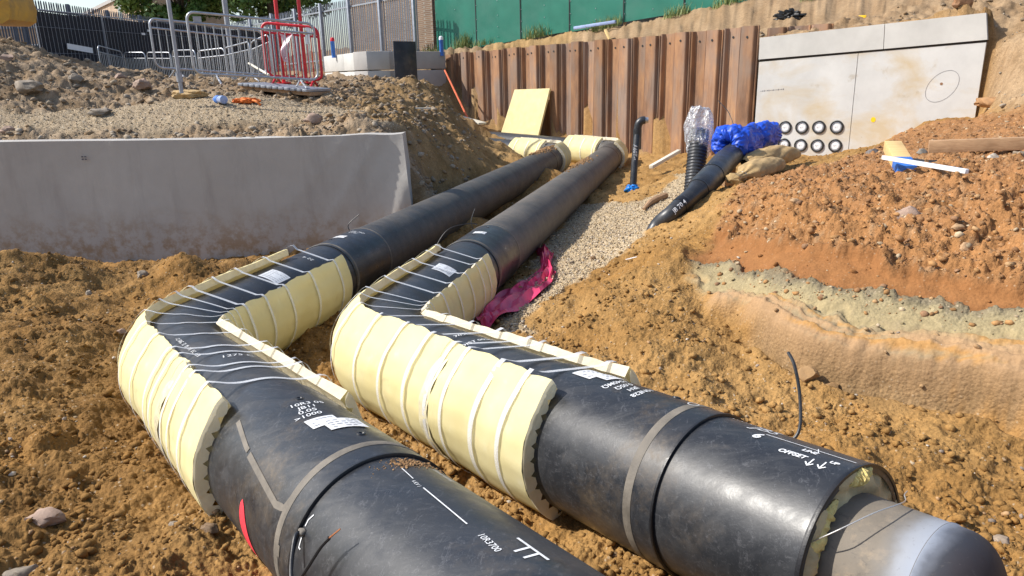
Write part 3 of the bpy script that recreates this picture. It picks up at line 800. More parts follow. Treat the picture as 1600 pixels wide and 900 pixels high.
def scatter(name, idx, smin, smax, powr, mat, cols, label, sub=1, sink=.3, nproto=10, seed=1, tint=None, jag=.25):
    rg = np.random.default_rng(seed)
    protos = [stone_mesh(seed * 100 + k, sub, jag) for k in range(nproto)]
    Vs, Fs, Cs, off = [], [], [], 0
    order = rg.integers(0, nproto, len(idx))
    for k in range(nproto):
        sel = idx[order == k]
        if len(sel) == 0: continue
        V, F = protos[k]; m = len(sel)
        s = smin * (smax / smin) ** (rg.random(m) ** powr)
        a = rg.random(m) * 6.283; tx = rg.normal(size=m) * .35
        ca_, sa_ = np.cos(a), np.sin(a)
        X = V[None, :, 0] * ca_[:, None] - V[None, :, 1] * sa_[:, None]
        Y = V[None, :, 0] * sa_[:, None] + V[None, :, 1] * ca_[:, None]
        Zv = V[None, :, 2] + X * tx[:, None] * .6
        jx, jy = rg.normal(size=m) * .006, rg.normal(size=m) * .006
        P = np.stack([X * s[:, None] + (fx[sel] + jx)[:, None], Y * s[:, None] + (fy[sel] + jy)[:, None], Zv * s[:, None] + (fz[sel] + s * (.5 - sink))[:, None]], -1)
        Vs.append(P.reshape(-1, 3))
        Fs.append((F[None] + (np.arange(m) * len(V))[:, None, None] + off).reshape(-1, 3)); off += m * len(V)
        if tint is None:
            cc = cols[rg.integers(0, len(cols), m)] * rg.uniform(.75, 1.2, (m, 1))
        else:
            cc = soil[sel] * rg.uniform(*tint, (m, 1))
        Cs.append(np.repeat(cc, len(V), 0))
    V = np.concatenate(Vs); F = np.concatenate(Fs); Cc = np.concatenate(Cs)
    me = bpy.data.meshes.new(name)
    me.vertices.add(len(V)); me.vertices.foreach_set('co', V.ravel())
    me.loops.add(F.size); me.loops.foreach_set('vertex_index', F.ravel().astype(np.int32))
    me.polygons.add(len(F)); me.polygons.foreach_set('loop_start', (np.arange(len(F)) * 3).astype(np.int32))
    me.polygons.foreach_set('use_smooth', np.ones(len(F), bool))
    me.update(calc_edges=True)
    at2 = me.color_attributes.new('soil', 'FLOAT_COLOR', 'POINT')
    at2.data.foreach_set('color', np.concatenate([Cc, np.ones((len(Cc), 1))], 1).ravel())
    o = link(name, me, mat)
    return tag(o, label, 'stones', kind='stuff')

t = NT('stone'); v = t.co('Object'); a_ = t.n('ShaderNodeAttribute', attribute_name='soil')
c = t.mix(1.0, a_.outputs['Color'], t.ramp(t.noise(v, 40, 6, .65), [(.25, .65), (.75, 1.3)]), 'MULTIPLY')
M['stone'] = t.fin(c, .85, t.bump(t.noise(v, 120, 5), .4, .006), 0, .25)
t = NT('clod'); v = t.co('Object'); a_ = t.n('ShaderNodeAttribute', attribute_name='soil')
c = t.mix(1.0, a_.outputs['Color'], t.ramp(t.noise(v, 60, 6, .65), [(.25, .62), (.75, 1.3)]), 'MULTIPLY')
M['clod'] = t.fin(c, .95, t.bump(t.noise(v, 90, 6), .7, .008), 0, .1)

rad = np.hypot(fx - CAM[0], fy - CAM[1]); relang = TH.ravel()
inview = (np.abs(relang) < R_(42)) & (rad > 1.3) & (rad < 20)
area_w = rad * rad                       # cell area grows with distance squared
def pick(weight, n, seed):
    rg = np.random.default_rng(seed)
    w = np.where(inview, weight, 0) * area_w / np.maximum(rad, 2.5) ** 1.5
    w = w / w.sum(); return np.unique(rg.choice(len(fx), n, p=w, replace=True))
front = (1 - YARD) * (1 - BANK)
loosew = front * (1 - GRAV) * (1 - STRAT * .85 * sstep(-.15, .05, SV))
clump = sstep(-.1, .5, fbm(fx, fy, .6, 3, 200))
scatter('soil_clods', pick(loosew * (clump + .2), 22000, 5), .005, .036, 2.4, M['clod'], None, 'crumbs and clods of brown soil lying all over the pit', seed=5, tint=(.8, 1.15), jag=.5)
CP = np.array([[.34, .25, .15], [.42, .33, .22], [.28, .19, .11], [.50, .44, .36], [.25, .20, .16], [.36, .22, .11]])
scatter('pebbles', pick(loosew * (clump * .6 + .2), 3800, 6), .004, .022, 2.4, M['stone'], CP, 'small pale pebbles lying loose in the pit soil', seed=6)
CG = np.array([[.46, .36, .22], [.56, .45, .30], [.33, .25, .17], [.58, .50, .39], [.24, .19, .145], [.46, .33, .18]])
scatter('gravel', pick(GRAV + STRIP * .55, 20000, 7), .007, .020, 1.6, M['stone'], CG, 'pale angular gravel bedding beside the pipes and along the yard edge', seed=7)
CS = np.array([[.32, .165, .065], [.37, .20, .08], [.26, .135, .06], [.38, .235, .115], [.30, .155, .065], [.23, .13, .07], [.34, .18, .07], [.28, .15, .065], [.44, .34, .22]])
grvl = STRAT * sstep(2.9, 3.15, SV) + STRAT * sstep(1., 1.15, SV) * sstep(2.05, 1.9, SV) * .6
scatter('face_stones', pick(grvl, 9000, 8), .006, .040, 3.0, M['stone'], CS, 'orange brown flint stones bedded in the upper cut face', seed=8, sink=.45)
CR = np.array([[.24, .18, .12], [.30, .24, .17], [.20, .145, .095], [.33, .275, .21], [.27, .18, .10]])
scatter('rubble', pick(YARD * (1 - STRIP) + BANK * .3, 9000, 9), .012, .085, 2.4, M['stone'], CR, 'grey brown broken rubble heaped on the yard behind the grey wall', seed=9, sink=.35)

# ------------------------------------------------------------------ pipes
RP = 0.32
UF = np.array([0, 1, -0.0159]); UF /= np.linalg.norm(UF)
UNR = np.array([math.cos(0.67942), -math.sin(0.67942), 0.0839]); UNR /= np.linalg.norm(UNR)
HD = np.array([-0.778, 0.628, 0.0]); HD /= np.linalg.norm(HD)

class Path:
    """two straight legs and a bend; s<0 on leg a, s>0 on leg b; angle th from the top, + on the outside of the bend"""
    def __init__(s, C, a, b, r):
        s.C = np.array(C, float); s.a = a; s.b = b; s.h = -a; s.d = math.acos(np.clip(s.h @ b, -1, 1)); s.T = r * math.tan(s.d / 2); s.r = r
        n = b - (b @ s.h) * s.h; s.n = n / np.linalg.norm(n)
        s.flip = 1.0 if np.cross(s.h, s.n)[2] > 0 else -1.0
    def cen(s, t):
        if t <= -s.T: return s.C - s.a * t, s.h
        if t >= s.T: return s.C + s.b * t, s.b
        al = (t + s.T) / (2 * s.T) * s.d; Ps = s.C + s.a * s.T; O_ = Ps + s.r * s.n
        return O_ - s.r * math.cos(al) * s.n + s.r * math.sin(al) * s.h, math.cos(al) * s.h + math.sin(al) * s.n
    def fr(s, t):
        c, T = s.cen(t); up = np.array([0, 0, 1.0]) - T[2] * T; up /= np.linalg.norm(up)
        return c, up, np.cross(T, up) * s.flip, T
    def P(s, t, th, r):
        c, up, rt, T = s.fr(t); return c + r * (math.cos(th) * up + math.sin(th) * rt)
    def samples(s, t0, t1, ds=0.25):
        o = [t0]
        for k in np.linspace(-s.T, s.T, 15):
            if t0 + 1e-3 < k < t1 - 1e-3: o.append(k)
        n = max(1, int((t1 - t0) / ds))
        for k in np.linspace(t0, t1, n + 1)[1:-1]:
            if abs(k) > s.T + .02: o.append(k)
        o.append(t1); return sorted(o)

def sweep(path, prof, name, mat, parent, n=72):
    """prof: list of (s, radius) along the path, swept right round"""
    V = []
    for t_, r in prof:
        c, up, rt, T = path.fr(t_)
        ph = np.arange(n) * 2 * math.pi / n
        V.append(c + r * (np.cos(ph)[:, None] * up + np.sin(ph)[:, None] * rt))
    F = []
    for i in range(len(prof) - 1):
        for k in range(n):
            F.append((i * n + k, (i + 1) * n + k, (i + 1) * n + (k + 1) % n, i * n + (k + 1) % n))
    b = MB(); b.add(np.concatenate(V), F)
    return b.build(name, mat, parent, fixn=True, angle=35)

def casing(path, t0, t1, name, mat, parent, r=RP, ds=.25):
    prof = [(q, r) for q in path.samples(t0, t1, ds)]
    w = .003
    prof = [(t0, r - .03), (t0, r - w), (t0 + .004, r)] + prof[1:-1] + [(t1 - .004, r), (t1, r - w), (t1, r - .03)]
    return sweep(path, prof, name, mat, parent)

def band(path, t0, t1, name, mat, parent, r):
    return sweep(path, [(t0, r - .012), (t0, r - .001), (t0 + (.006 if t1 - t0 > .013 else .0005), r), (max(t0 + .006, t1 - .006) if t1 - t0 > .013 else t1 - .0005, r), (t1, r - .001), (t1, r - .012)], name, mat, parent)

def patch(path, fn, nu, nv, name, mat, parent, r):
    """thin decal: fn(u,v) -> (s, th) for u,v in 0..1, lying on radius r"""
    G = np.array([[path.P(*fn(u, v), r) for v in np.linspace(0, 1, nv)] for u in np.linspace(0, 1, nu)])
    b = MB(); b.grid(G)
    return b.build(name, mat, parent, fixn=False)

def rect_patch(path, s0, th0, ls, lt, name, mat, parent, r, skew=0.0, n=8):
    a, bq = ls / 2, lt / 2 / r
    return patch(path, lambda u, v: (s0 + (u * 2 - 1) * a + skew * (v * 2 - 1), th0 + (v * 2 - 1) * bq), 3, n, name, mat, parent, r)

def stroke(path, pts, w, name, mat, parent, r):
    """painted line through (s, th) points"""
    P = np.array([(p[0], p[1] * r) for p in pts], float)
    Q = []
    for i in range(len(P) - 1):
        k = max(2, int(np.linalg.norm(P[i + 1] - P[i]) / .03) + 1)
        for u in np.linspace(0, 1, k, endpoint=(i == len(P) - 2)): Q.append(P[i] * (1 - u) + P[i + 1] * u)
    Q = np.array(Q); T = np.gradient(Q, axis=0); T /= np.linalg.norm(T, axis=1)[:, None] + 1e-9
    N = np.stack([-T[:, 1], T[:, 0]], 1) * w / 2
    G = np.array([[path.P(q[0] + n_[0] * k, (q[1] + n_[1] * k) / r, r) for k in (-1, 1)] for q, n_ in zip(Q, N)])
    b = MB(); b.grid(G); return b.build(name, mat, parent)

def text_mesh(txt, size, extr=0.0, shear=0.0, font_w=0.0):
    cu = bpy.data.curves.new('txt', 'FONT'); cu.body = txt; cu.size = size; cu.align_x = 'CENTER'; cu.align_y = 'CENTER'
    cu.resolution_u = 3; cu.shear = shear; cu.offset = font_w; cu.extrude = extr
    o = bpy.data.objects.new('txt', cu); COL.objects.link(o)
    dg = bpy.context.evaluated_depsgraph_get(); dg.update()
    me = bpy.data.meshes.new_from_object(o.evaluated_get(dg))
    V = np.array([v.co[:] for v in me.vertices]); F = [list(p.vertices) for p in me.polygons]
    bpy.data.objects.remove(o); bpy.data.curves.remove(cu); bpy.data.meshes.remove(me)
    return V, F

def pipe_text(path, txt, s0, th0, size, mode, name, mat, parent, r, font_w=.0, shear=.1, wob=0.0):
    """mode: (ds_dx, dt_dx, ds_dy, dt_dy) maps text x,y to along-pipe and round-pipe metres"""
    V, F = text_mesh(txt, size, 0, shear, font_w)
    if len(V) == 0: return None
    V[:, 1] += np.sin(V[:, 0] * 37) * wob
    P = [path.P(s0 + mode[0] * x + mode[2] * y, th0 + (mode[1] * x + mode[3] * y) / r, r) for x, y, _ in V]
    b = MB(); b.add(P, F); return b.build(name, mat, parent, smooth=False)

def foam_pad(path, t0, t1, tha, thb, name, parent, thick=.055, ds=.085, gap=.006, flare=.028, ties=()):
    """expansion cushion: a slab curved round one side of the pipe; tha, thb are functions or numbers (radians);
       inner side is cut into ribs so its end reads serrated"""
    fa = tha if callable(tha) else (lambda q: tha); fb = thb if callable(thb) else (lambda q: thb)
    ts = path.samples(t0, t1, ds)
    nth = 27
    Go, Gi = [], []
    for i, t_ in enumerate(ts):
        ro, ri = [], []
        a, b_ = fa(t_), fb(t_)
        jit = (random.random() - .5) * .03
        sc_ = min([abs(t_ - q) for q in ties] + [.12]) / .12
        a += (jit - .045 * (sc_ ** .6 - .7)) * (1 if b_ > a else -1)
        for k in range(nth):
            u = k / (nth - 1); th = a + (b_ - a) * u
            fac = round(th / R_(18)) * R_(18)
            rad = (RP + gap + thick) * (1 - 0.010 * abs(math.sin((th) / R_(18) * math.pi / 1)) ** 2) + .004 * math.sin(7 * t_ + 3 * th)
            fl_ = flare * math.exp(-((th - a) / .24) ** 2)
            ro.append(path.P(t_, th, rad + fl_)); ri.append(path.P(t_, th, RP + gap - .002 + fl_))
        Go.append(ro); Gi.append(ri)
    Go, Gi = np.array(Go), np.array(Gi)
    b = MB(); b.grid(Go); o = b.build(name, M['foam'], parent, fixn=False)
    # rim: the white-ish cut edges, ribs at the open ends
    e = MB(); e.grid(Gi, True)
    e.grid(np.stack([Go[:, 0], Gi[:, 0]], 1), True); e.grid(np.stack([Go[:, -1], Gi[:, -1]], 1))
    nr = max(3, int(abs(fb(t0) - fa(t0)) / R_(11)))
    for end, sg in ((0, -1), (-1, 1)):
        t_ = ts[end]; a, b_ = fa(t_), fb(t_)
        for q in range(nr):
            u0, u1 = q / nr, (q + 1) / nr
            th0, th1 = a + (b_ - a) * u0, a + (b_ - a) * u1
            m = 4; row_o, row_i = [], []
            for k in range(m + 1):
                u = k / m; th = th0 + (th1 - th0) * u
                notch = .028 * abs(2 * u - 1) ** 2.2
                fl_ = flare * math.exp(-((th - a) / .24) ** 2)
                row_o.append(path.P(t_ + sg * .004, th, RP + gap + thick * .99 + fl_)); row_i.append(path.P(t_ + sg * .010, th, RP + gap + notch - .003 + fl_))
            e.grid(np.array([row_o, row_i]), sg < 0)
    r = e.build('cut_edge', M['foam_edge'], o, fixn=False)
    return o

def strap(path, t_, tilt, wdt, edge_out, edge_in, parent, thick=.055, gap=.006, mat='strap', seed=0, name='strap'):
    """woven band round pads and pipe; spans the bare strip between the pad edges; tilt shifts it along the pipe from one edge to the other"""
    rg = random.Random(seed)
    rpad = RP + gap + thick + .003
    n = 84; pts = []
    for k in range(n):
        th = -math.pi + 2 * math.pi * k / n
        s_ = t_ + tilt * math.sin(th - .3) * .5
        eo, ei = edge_out(s_), -edge_in(s_)
        if ei < th < eo:
            u = (th - ei) / (eo - ei)
            chord = rpad * math.cos((eo - ei) / 2) / max(.2, math.cos(th - (eo + ei) / 2))
            sag = RP + .004
            rad = max(sag, chord, min(rpad + .028, RP + .004 + (abs(2 * u - 1) ** 4) * (thick + .034)))
        else: rad = rpad + .0005 + .028 * (math.exp(-((th - eo) / .24) ** 2) + math.exp(-((th - ei) / .24) ** 2))
        pts.append((s_, th, rad))
    w = wdt * .46
    rows = []
    for s_, th, rad in pts + pts[:1]:
        rows.append([path.P(s_ - w, th, rad), path.P(s_ - w, th, rad + .0012), path.P(s_ + w, th, rad + .0012), path.P(s_ + w, th, rad)])
    G = np.array(rows)
    b1 = MB(); b1.grid(G); 
    return b1.build(name, M[mat], parent, fixn=False, angle=60)

pA = Path((-1.34397, -0.4168, 0), UF, UNR, .75)
pB = Path((0, 0, 0), UF, UNR, .75)
C2A = pA.C + UF * 14.6
C2B = pB.C + UF * 15.0
qA = Path(C2A, -UF, HD, .6)
qB = Path(C2B, -UF, HD, .6)

def make_pipe(P1, P2, L, near_joint, near_end, far_j0, far_j1, sleeve0, label, col_far):
    o = thing('insulated_pipe', label, 'pipe', P1.C + np.array([0, 0, -RP]), 'pair of black insulated pipes')
    casing(P1, near_joint - .12, near_end, 'casing', M['pe_black'], o)
    casing(P1, -far_j0 - .1, sleeve0 + .1, 'bend_casing', M['pe_black'], o)
    sl1 = casing(P1, sleeve0, near_joint, 'joint_sleeve', M['pe_sleeve'], o, RP + .010)
    band(P1, near_joint - .145, near_joint - .105, 'weld_band', M['weld_band'], sl1, RP + .0125)
    band(P1, near_joint - .006, near_joint + .004, 'sleeve_lip', M['weld_dark'], sl1, RP + .0125)
    sl2 = casing(P1, -far_j1, -far_j0, 'joint_sleeve', M['pe_sleeve'], o, RP + .010)
    for t_ in (-far_j1 + .03, -far_j0 - .06):
        band(P1, t_, t_ + .03, 'weld_band', M['weld_band'], sl2, RP + .0125)
    casing(P1, -(L - 1.6), -far_j1 + .1, 'casing', M[col_far], o, ds=.5)
    casing(P2, -1.65, 1.0, 'bend_casing', M['pe_dusty'], o)
    band(P2, -1.72, -1.60, 'weld_band', M['weld_dark'], o, RP + .006)
    casing(P2, .98, 9.0, 'casing', M['pe_black'], o, ds=.6)
    return o
oA = make_pipe(pA, qA, 14.6, 3.20, 7.0, 2.25, 3.15, 2.12, 'black insulated pipe on the left, its near leg running out at the bottom edge', 'pe_dusty')
oB = make_pipe(pB, qB, 15.0, 2.92, 3.50, 2.2, 3.1, 1.98, 'black insulated pipe on the right with a bare steel end', 'pe_brown')

def collar(P1, t0, t1, eo, ei, label, n_straps, tilts, seam, outer_far, inner_near):
    f = thing('foam_wrap', label, 'foam padding', P1.cen(0)[0] + np.array([0, 0, -RP]), 'foam padding on the pipe bends')
    pads = []; tq = [q[0] for q in n_straps]
    pads.append(foam_pad(P1, -outer_far, seam + .02, eo, lambda q: R_(158), 'foam_pad', f, ties=tq, ds=.045))
    pads.append(foam_pad(P1, seam - .02, t1, lambda q: eo(q) + R_(1.5), lambda q: R_(154), 'foam_pad', f, thick=.062, ties=tq, ds=.045))
    pads.append(foam_pad(P1, -t0, P1.T * .15, lambda q: -ei(q), lambda q: -R_(158), 'foam_pad', f, ties=tq, ds=.045))
    pads.append(foam_pad(P1, P1.T * .18, inner_near, lambda q: -ei(q), lambda q: -R_(150), 'foam_pad', f, thick=.05, ties=tq, ds=.045))
    for k, (t_, tl, w) in enumerate(n_straps):
        strap(P1, t_, tl, w, eo, ei, f, thick=.064, seed=k)
    band_ = MB()
    ths = np.linspace(eo(seam) + .02, R_(150), 26)
    band_.grid(np.array([[P1.P(seam + d + .02 * math.sin(3 * th), th, RP + .073 + .003 * math.sin(17 * th + 40 * d)) for d in np.linspace(-.045, .045, 5)] for th in ths]))
    band_.build('clear_tape', M['tape_clear'], f)
    return f
def lerp(x, xs, ys): return float(np.interp(x, xs, ys))
eoA = lambda q: R_(lerp(q, [-2, -.5, 0, 1, 2.2], [8, 12, 24, 27, 30]))
eiA = lambda q: R_(lerp(q, [-2.2, -1, 0, .8, 2.3], [46, 48, 48, 44, 50]))
fA = collar(pA, 2.05, 2.2, eoA, eiA, 'pale yellow foam padding strapped round the left pipe bend',
            [(-1.80, .10, .034), (-1.35, .12, .030), (-.95, .10, .030), (-.66, .08, .028), (-.42, .05, .028), (-.28, .05, .024), (-.12, .02, .024), (.10, .0, .022), (.42, -.05, .026), (.80, -.08, .030), (1.18, -.06, .034), (1.34, -.10, .030),
             (1.62, -.10, .028), (1.74, -.04, .030), (1.98, -.10, .034)], None, 1.50, 1.70, 2.32)
eoB = lambda q: R_(lerp(q, [-2, -.5, 0, 1, 2.2], [14, 16, 22, 22, 26]))
eiB = lambda q: R_(lerp(q, [-2.2, -1, 0, .8, 2.3], [46, 48, 48, 44, 40]))
fB = collar(pB, 1.90, 2.22, eoB, eiB, 'pale yellow foam padding strapped round the right pipe bend',
            [(-1.66, .05, .026), (-1.42, .12, .026), (-1.10, .14, .028), (-.80, .10, .028), (-.52, .08, .028), (-.24, .05, .024), (-.08, .02, .022), (.16, .0, .024), (.52, -.04, .028), (.86, -.06, .032), (1.16, -.06, .034), (1.42, -.10, .034),
             (1.56, -.06, .030), (1.86, -.10, .040), (2.08, -.10, .034)], None, 1.38, 1.72, 2.26)
# far bends: padding against the sheet piles
def far_collar(Q, label, la):
    f = thing('foam_wrap', label, 'foam padding', Q.cen(0)[0] + np.array([0, 0, -RP]), 'foam padding on the pipe bends')
    foam_pad(Q, -1.05, .9, R_(20), R_(160), 'foam_pad', f, thick=.07, ds=.12)
    foam_pad(Q, .34, 1.65, R_(-12), R_(-165), 'foam_pad', f, thick=.07, ds=.12)
    foam_pad(Q, .9, 1.65, R_(14), R_(160), 'foam_pad', f, thick=.07, ds=.12)
    for k, t_ in enumerate((-.85, -.4, 0, .45, .9, 1.4)):
        strap(Q, t_, .05, .03, lambda q: R_(20), lambda q: R_(30), f, thick=.078, seed=k)
    return f
far_collar(qA, 'small far foam padding on the left pipe, nearest the leaning board', 1)
far_collar(qB, 'small far foam padding on the right pipe, beside the thin black standpipe', 1)

# bare steel end of the right pipe
RS = .222
st = oB
S0 = 3.50
ph = np.linspace(0, 2 * math.pi, 73)
rg = np.random.default_rng(3)
ringn = 9
G = []
for i in range(ringn):
    u = i / (ringn - 1); r = RS - .01 + (RP - .004 - RS + .01) * u
    row = []
    for k, p_ in enumerate(ph):
        kk = k % 72
        dpt = -.003 + .03 * (fbm(np.array([math.cos(p_) * r * 1.0]), np.array([math.sin(p_) * r]), .09, 3, 5)[0]) * math.sin(u * math.pi)
        row.append(pB.P(S0 + dpt, p_, r))
    G.append(row)
b = MB(); b.grid(np.array(G)); b.build('insulation_face', M['pu_old'], st, fixn=False)
# broken ridge of fresh yellow insulation around the steel
def pu_ridge(a0, a1, ra, rb, seed):
    b = MB(); rr_ = random.Random(seed); n = 34; rows = []
    for k in range(n):
        th = a0 + (a1 - a0) * k / (n - 1); u = math.sin(math.pi * k / (n - 1)) ** .5
        c = ra + (rb - ra) * (k / (n - 1)); w = (.020 + .012 * rr_.random()) * u + .003; hgt = (.022 + .03 * rr_.random()) * u
        row = []
        for m in range(9):
            al = math.pi * m / 8
            row.append(pB.P(S0 - .012 + math.sin(al) * hgt * .75 + (.006 * rr_.random()), th + rr_.uniform(-.012, .012), c - math.cos(al) * w + .004 * rr_.random()))
        rows.append(row)
    b.grid(np.array(rows)); return b.build('insulation_ridge', M['pu'], st, fixn=True, angle=25)
pu_ridge(R_(18), R_(104), RS + .030, RS + .016, 4)
pu_ridge(R_(-22), R_(6), RS + .070, RS + .052, 9)
sweep(pB, [(S0 - .15, RS), (S0 + .17, RS), (S0 + .172, RS - .004)], 'carrier_pipe', M['steel'], st)
sweep(pB, [(S0 + .168, RS - .004), (S0 + .17, RS), (S0 + .252, RS), (S0 + .257, RS + .003), (S0 + .266, RS + .003), (S0 + .272, RS), (S0 + .30, RS - .001), (S0 + .302, RS - .008)], 'weld_zone', M['steel_weld'], st)
prof = [(S0 + .298, RS - .006), (S0 + .30, RS - .001)] + [(S0 + .30 + .13 * math.sin(a), (RS - .001) * math.cos(a) ** .8 + .0005) for a in np.linspace(.08, math.pi / 2 - .02, 14)]
sweep(pB, prof, 'end_cap', M['steel_cap'], st)
band(pB, S0 + .2606, S0 + .2624, 'weld_seam', M['weld_band'], st, RS + .0036)
casing_rim = band(pB, S0 - .012, S0 + .003, 'casing_rim', M['weld_dark'], st, RP + .0015)
wp = [pB.P(S0 - .02, R_(58), RS + .05), pB.P(S0 + .06, R_(44), RS + .075), pB.P(S0 + .12, R_(22), RS + .055), pB.P(S0 + .14, R_(0), RS + .03), pB.P(S0 + .125, R_(-20), RS + .02), pB.P(S0 + .09, R_(-36), RS + .035), pB.P(S0 + .075, R_(-46), RS + .06)]
def smooth_path(P, n=6):
    P = np.array(P, float); out = []
    for i in range(len(P) - 1):
        p0, p1, p2, p3 = P[max(i - 1, 0)], P[i], P[i + 1], P[min(i + 2, len(P) - 1)]
        for k in range(n):
            u = k / n; out.append(.5 * ((2 * p1) + (-p0 + p2) * u + (2 * p0 - 5 * p1 + 4 * p2 - p3) * u * u + (-p0 + 3 * p1 - 3 * p2 + p3) * u ** 3))
    out.append(P[-1]); return np.array(out)
MB().tube(smooth_path(wp), .0022, 6).build('sensor_wire', M['wire'], st)

# ---- marks, labels and writing on the pipes
RSL, RC = RP + .0125, RP + .0022
# writing on the left sleeve: reads with its top towards the bend
modeA = (0, -1, -1, 0)      # x -> towards the inside of the bend, y -> up the pipe (negative s)
for k, (tx, sz) in enumerate((('10R3 05', .046), ('JB11', .046), ('0.05', .048), ('>1000', .046))):
    pipe_text(pA, tx, 2.50 + k * .050, R_(-8 + 3 * k), sz, modeA, 'writing', M['marker_white'], oA, RSL, .0002, .15, .003)
modeB = (0, 1, 1, 0)        # upside down from here: top towards the open end
for k, (tx, sz) in enumerate((('10NE28', .042), ('JRH', .042), ('0.05Ω', .044), ('1040MΩ', .044))):
    pipe_text(pB, tx, 2.55 - k * .055, R_(-6), sz, modeB, 'writing', M['marker_white'], oB, RSL, .0004, .15, .003)
modeE = (-1, 0, 0, 1)       # along the pipe, upside down from here
pipe_text(pB, 'JB5', 3.12, R_(-15), .075, (1, 0, 0, -1), 'writing', M['marker_white'], oB, RC, -.0005, .2, .004)
pipe_text(pB, '6', 3.135, R_(-1), .060, (1, 0, 0, -1), 'writing', M['marker_white'], oB, RC, .002, .2, .0)
pipe_text(pB, 'OFFSET', 3.30, R_(6), .030, (1, 0, 0, -1), 'writing', M['marker_white'], oB, RC, .001, .2, .002)
pipe_text(pB, 'LINE', 3.335, R_(-3), .026, (1, 0, 0, -1), 'writing', M['marker_white'], oB, RC, .001, .2, .002)
pipe_text(pB, 'UP', 3.435, R_(1), .024, (1, 0, 0, -1), 'writing', M['marker_white'], oB, RC, .001, .2, .0)
for s_, th in ((3.375, 8), (3.415, 7)):
    stroke(pB, [(s_, R_(th - 4)), (s_, R_(th + 4))], .005, 'arrow_mark', M['marker_white'], oB, RC)
    stroke(pB, [(s_ - .014, R_(th + 1)), (s_, R_(th + 4)), (s_ + .014, R_(th + 1))], .005, 'arrow_mark', M['marker_white'], oB, RC)
stroke(pB, [(3.15, R_(-7)), (3.48, R_(-9))], .0035, 'chalk_line', M['marker_white'], oB, RC)
stroke(pB, [(3.34, R_(-11)), (3.36, R_(-5))], .0035, 'chalk_line', M['marker_white'], oB, RC)
stroke(pB, [(2.785 + .022 * math.cos(a), R_(-14) + .022 * math.sin(a) / RP) for a in np.linspace(0, 6.28, 16)], .004, 'chalk_ring', M['marker_white'], oB, RP + .0145)
for s_ in np.linspace(2.96, 3.12, 9): rect_patch(pB, s_, R_(-19), .004, .006, 'chalk_dot', M['marker_white'], oB, RC)
stroke(pA, [(3.32, R_(-10)), (3.42, R_(-8))], .0035, 'chalk_line', M['marker_white'], oA, RC)
stroke(pA, [(3.50, R_(-6.5)), (3.78, R_(-3))], .0045, 'chalk_line', M['marker_white'], oA, RC)
for k in range(4): stroke(pA, [(3.33, R_(-31 - k * .9)), (3.45, R_(-31 - k * .9))], .0015, 'chalk_line', M['marker_white'], oA, RC)
pipe_text(pA, '4 KV 1', 3.46, R_(-6), .020, (.97, .1, .1, -.97), 'writing', M['marker_white'], oA, RC, .0, .1)
pipe_text(pA, '10R3700', 3.90, R_(-1.5), .030, (.97, .1, .1, -.97), 'writing', M['marker_white'], oA, RC, .0, .1)
stroke(pA, [(3.92, R_(-16)), (4.06, R_(-15))], .009, 'chalk_line', M['marker_white'], oA, RC); stroke(pA, [(3.98, R_(-16)), (3.98, R_(-6))], .009, 'chalk_line', M['marker_white'], oA, RC)
stroke(pA, [(4.02, R_(-16)), (4.02, R_(-6))], .009, 'chalk_line', M['marker_white'], oA, RC)
def label_on(path, s0, th0, ls, lt, owner, r, rows=4, cols=5, along=True, skew=0.0, seed=1):
    lb = rect_patch(path, s0, th0, ls, lt, 'paper_label', M['paper'], owner, r, skew)
    rg = random.Random(seed); b = MB()
    for i in range(rows):
        for j in range(cols):
            if rg.random() < .25: continue
            u = (i + .5) / rows - .5; v = (j + .5) / cols - .5; a = (ls if not along else lt)
            cs, ct = s0 + u * ls * .85 + skew * 2 * v, th0 + v * lt * .85 / r
            hs, ht = ls / rows * .11, lt / cols * (.20 + .22 * rg.random()) / r
            b.grid(np.array([[path.P(cs + x * hs + skew * y * .0, ct + y * ht, r + .0012) for y in (-1, 0, 1)] for x in (-1, 1)]))
    b.build('print_lines', M['small_print'], lb)['kind'] = 'stuff'
    return lb
label_on(pA, -1.18, R_(-22), .22, .18, oA, RC, 6, 5, seed=2)
label_on(pA, -1.06, R_(-46), .05, .03, oA, RC, 2, 2, seed=3)
label_on(pB, -1.20, R_(-22), .20, .17, oB, RC, 6, 5, seed=4)
label_on(pA, 2.75, R_(-3), .10, .12, oA, RSL, 3, 4, seed=5); label_on(pA, 2.81, R_(-14), .12, .16, oA, RSL + .0015, 4, 5, seed=6)
label_on(pB, 2.21, R_(-9), .12, .13, oB, RSL, 3, 4, seed=7); label_on(pB, 2.29, R_(-16), .10, .13, oB, RSL + .0015, 3, 4, seed=8)
label_on(pA, -2.64, R_(4), .10, .13, oA, RSL, 3, 3, seed=9); label_on(pB, -2.62, R_(-2), .10, .13, oB, RSL, 3, 3, seed=10)
pipe_text(pA, 'JB12', -2.85, R_(-4), .05, modeB, 'writing', M['marker_white'], oA, RSL, 0, .1)
pipe_text(pA, 'OK 700', -2.92, R_(-8), .05, modeB, 'writing', M['marker_white'], oA, RSL, 0, .1)
pipe_text(pA, '22 4', -1.78, R_(-18), .06, modeB, 'writing', M['marker_white'], oA, RC, 0, .1)
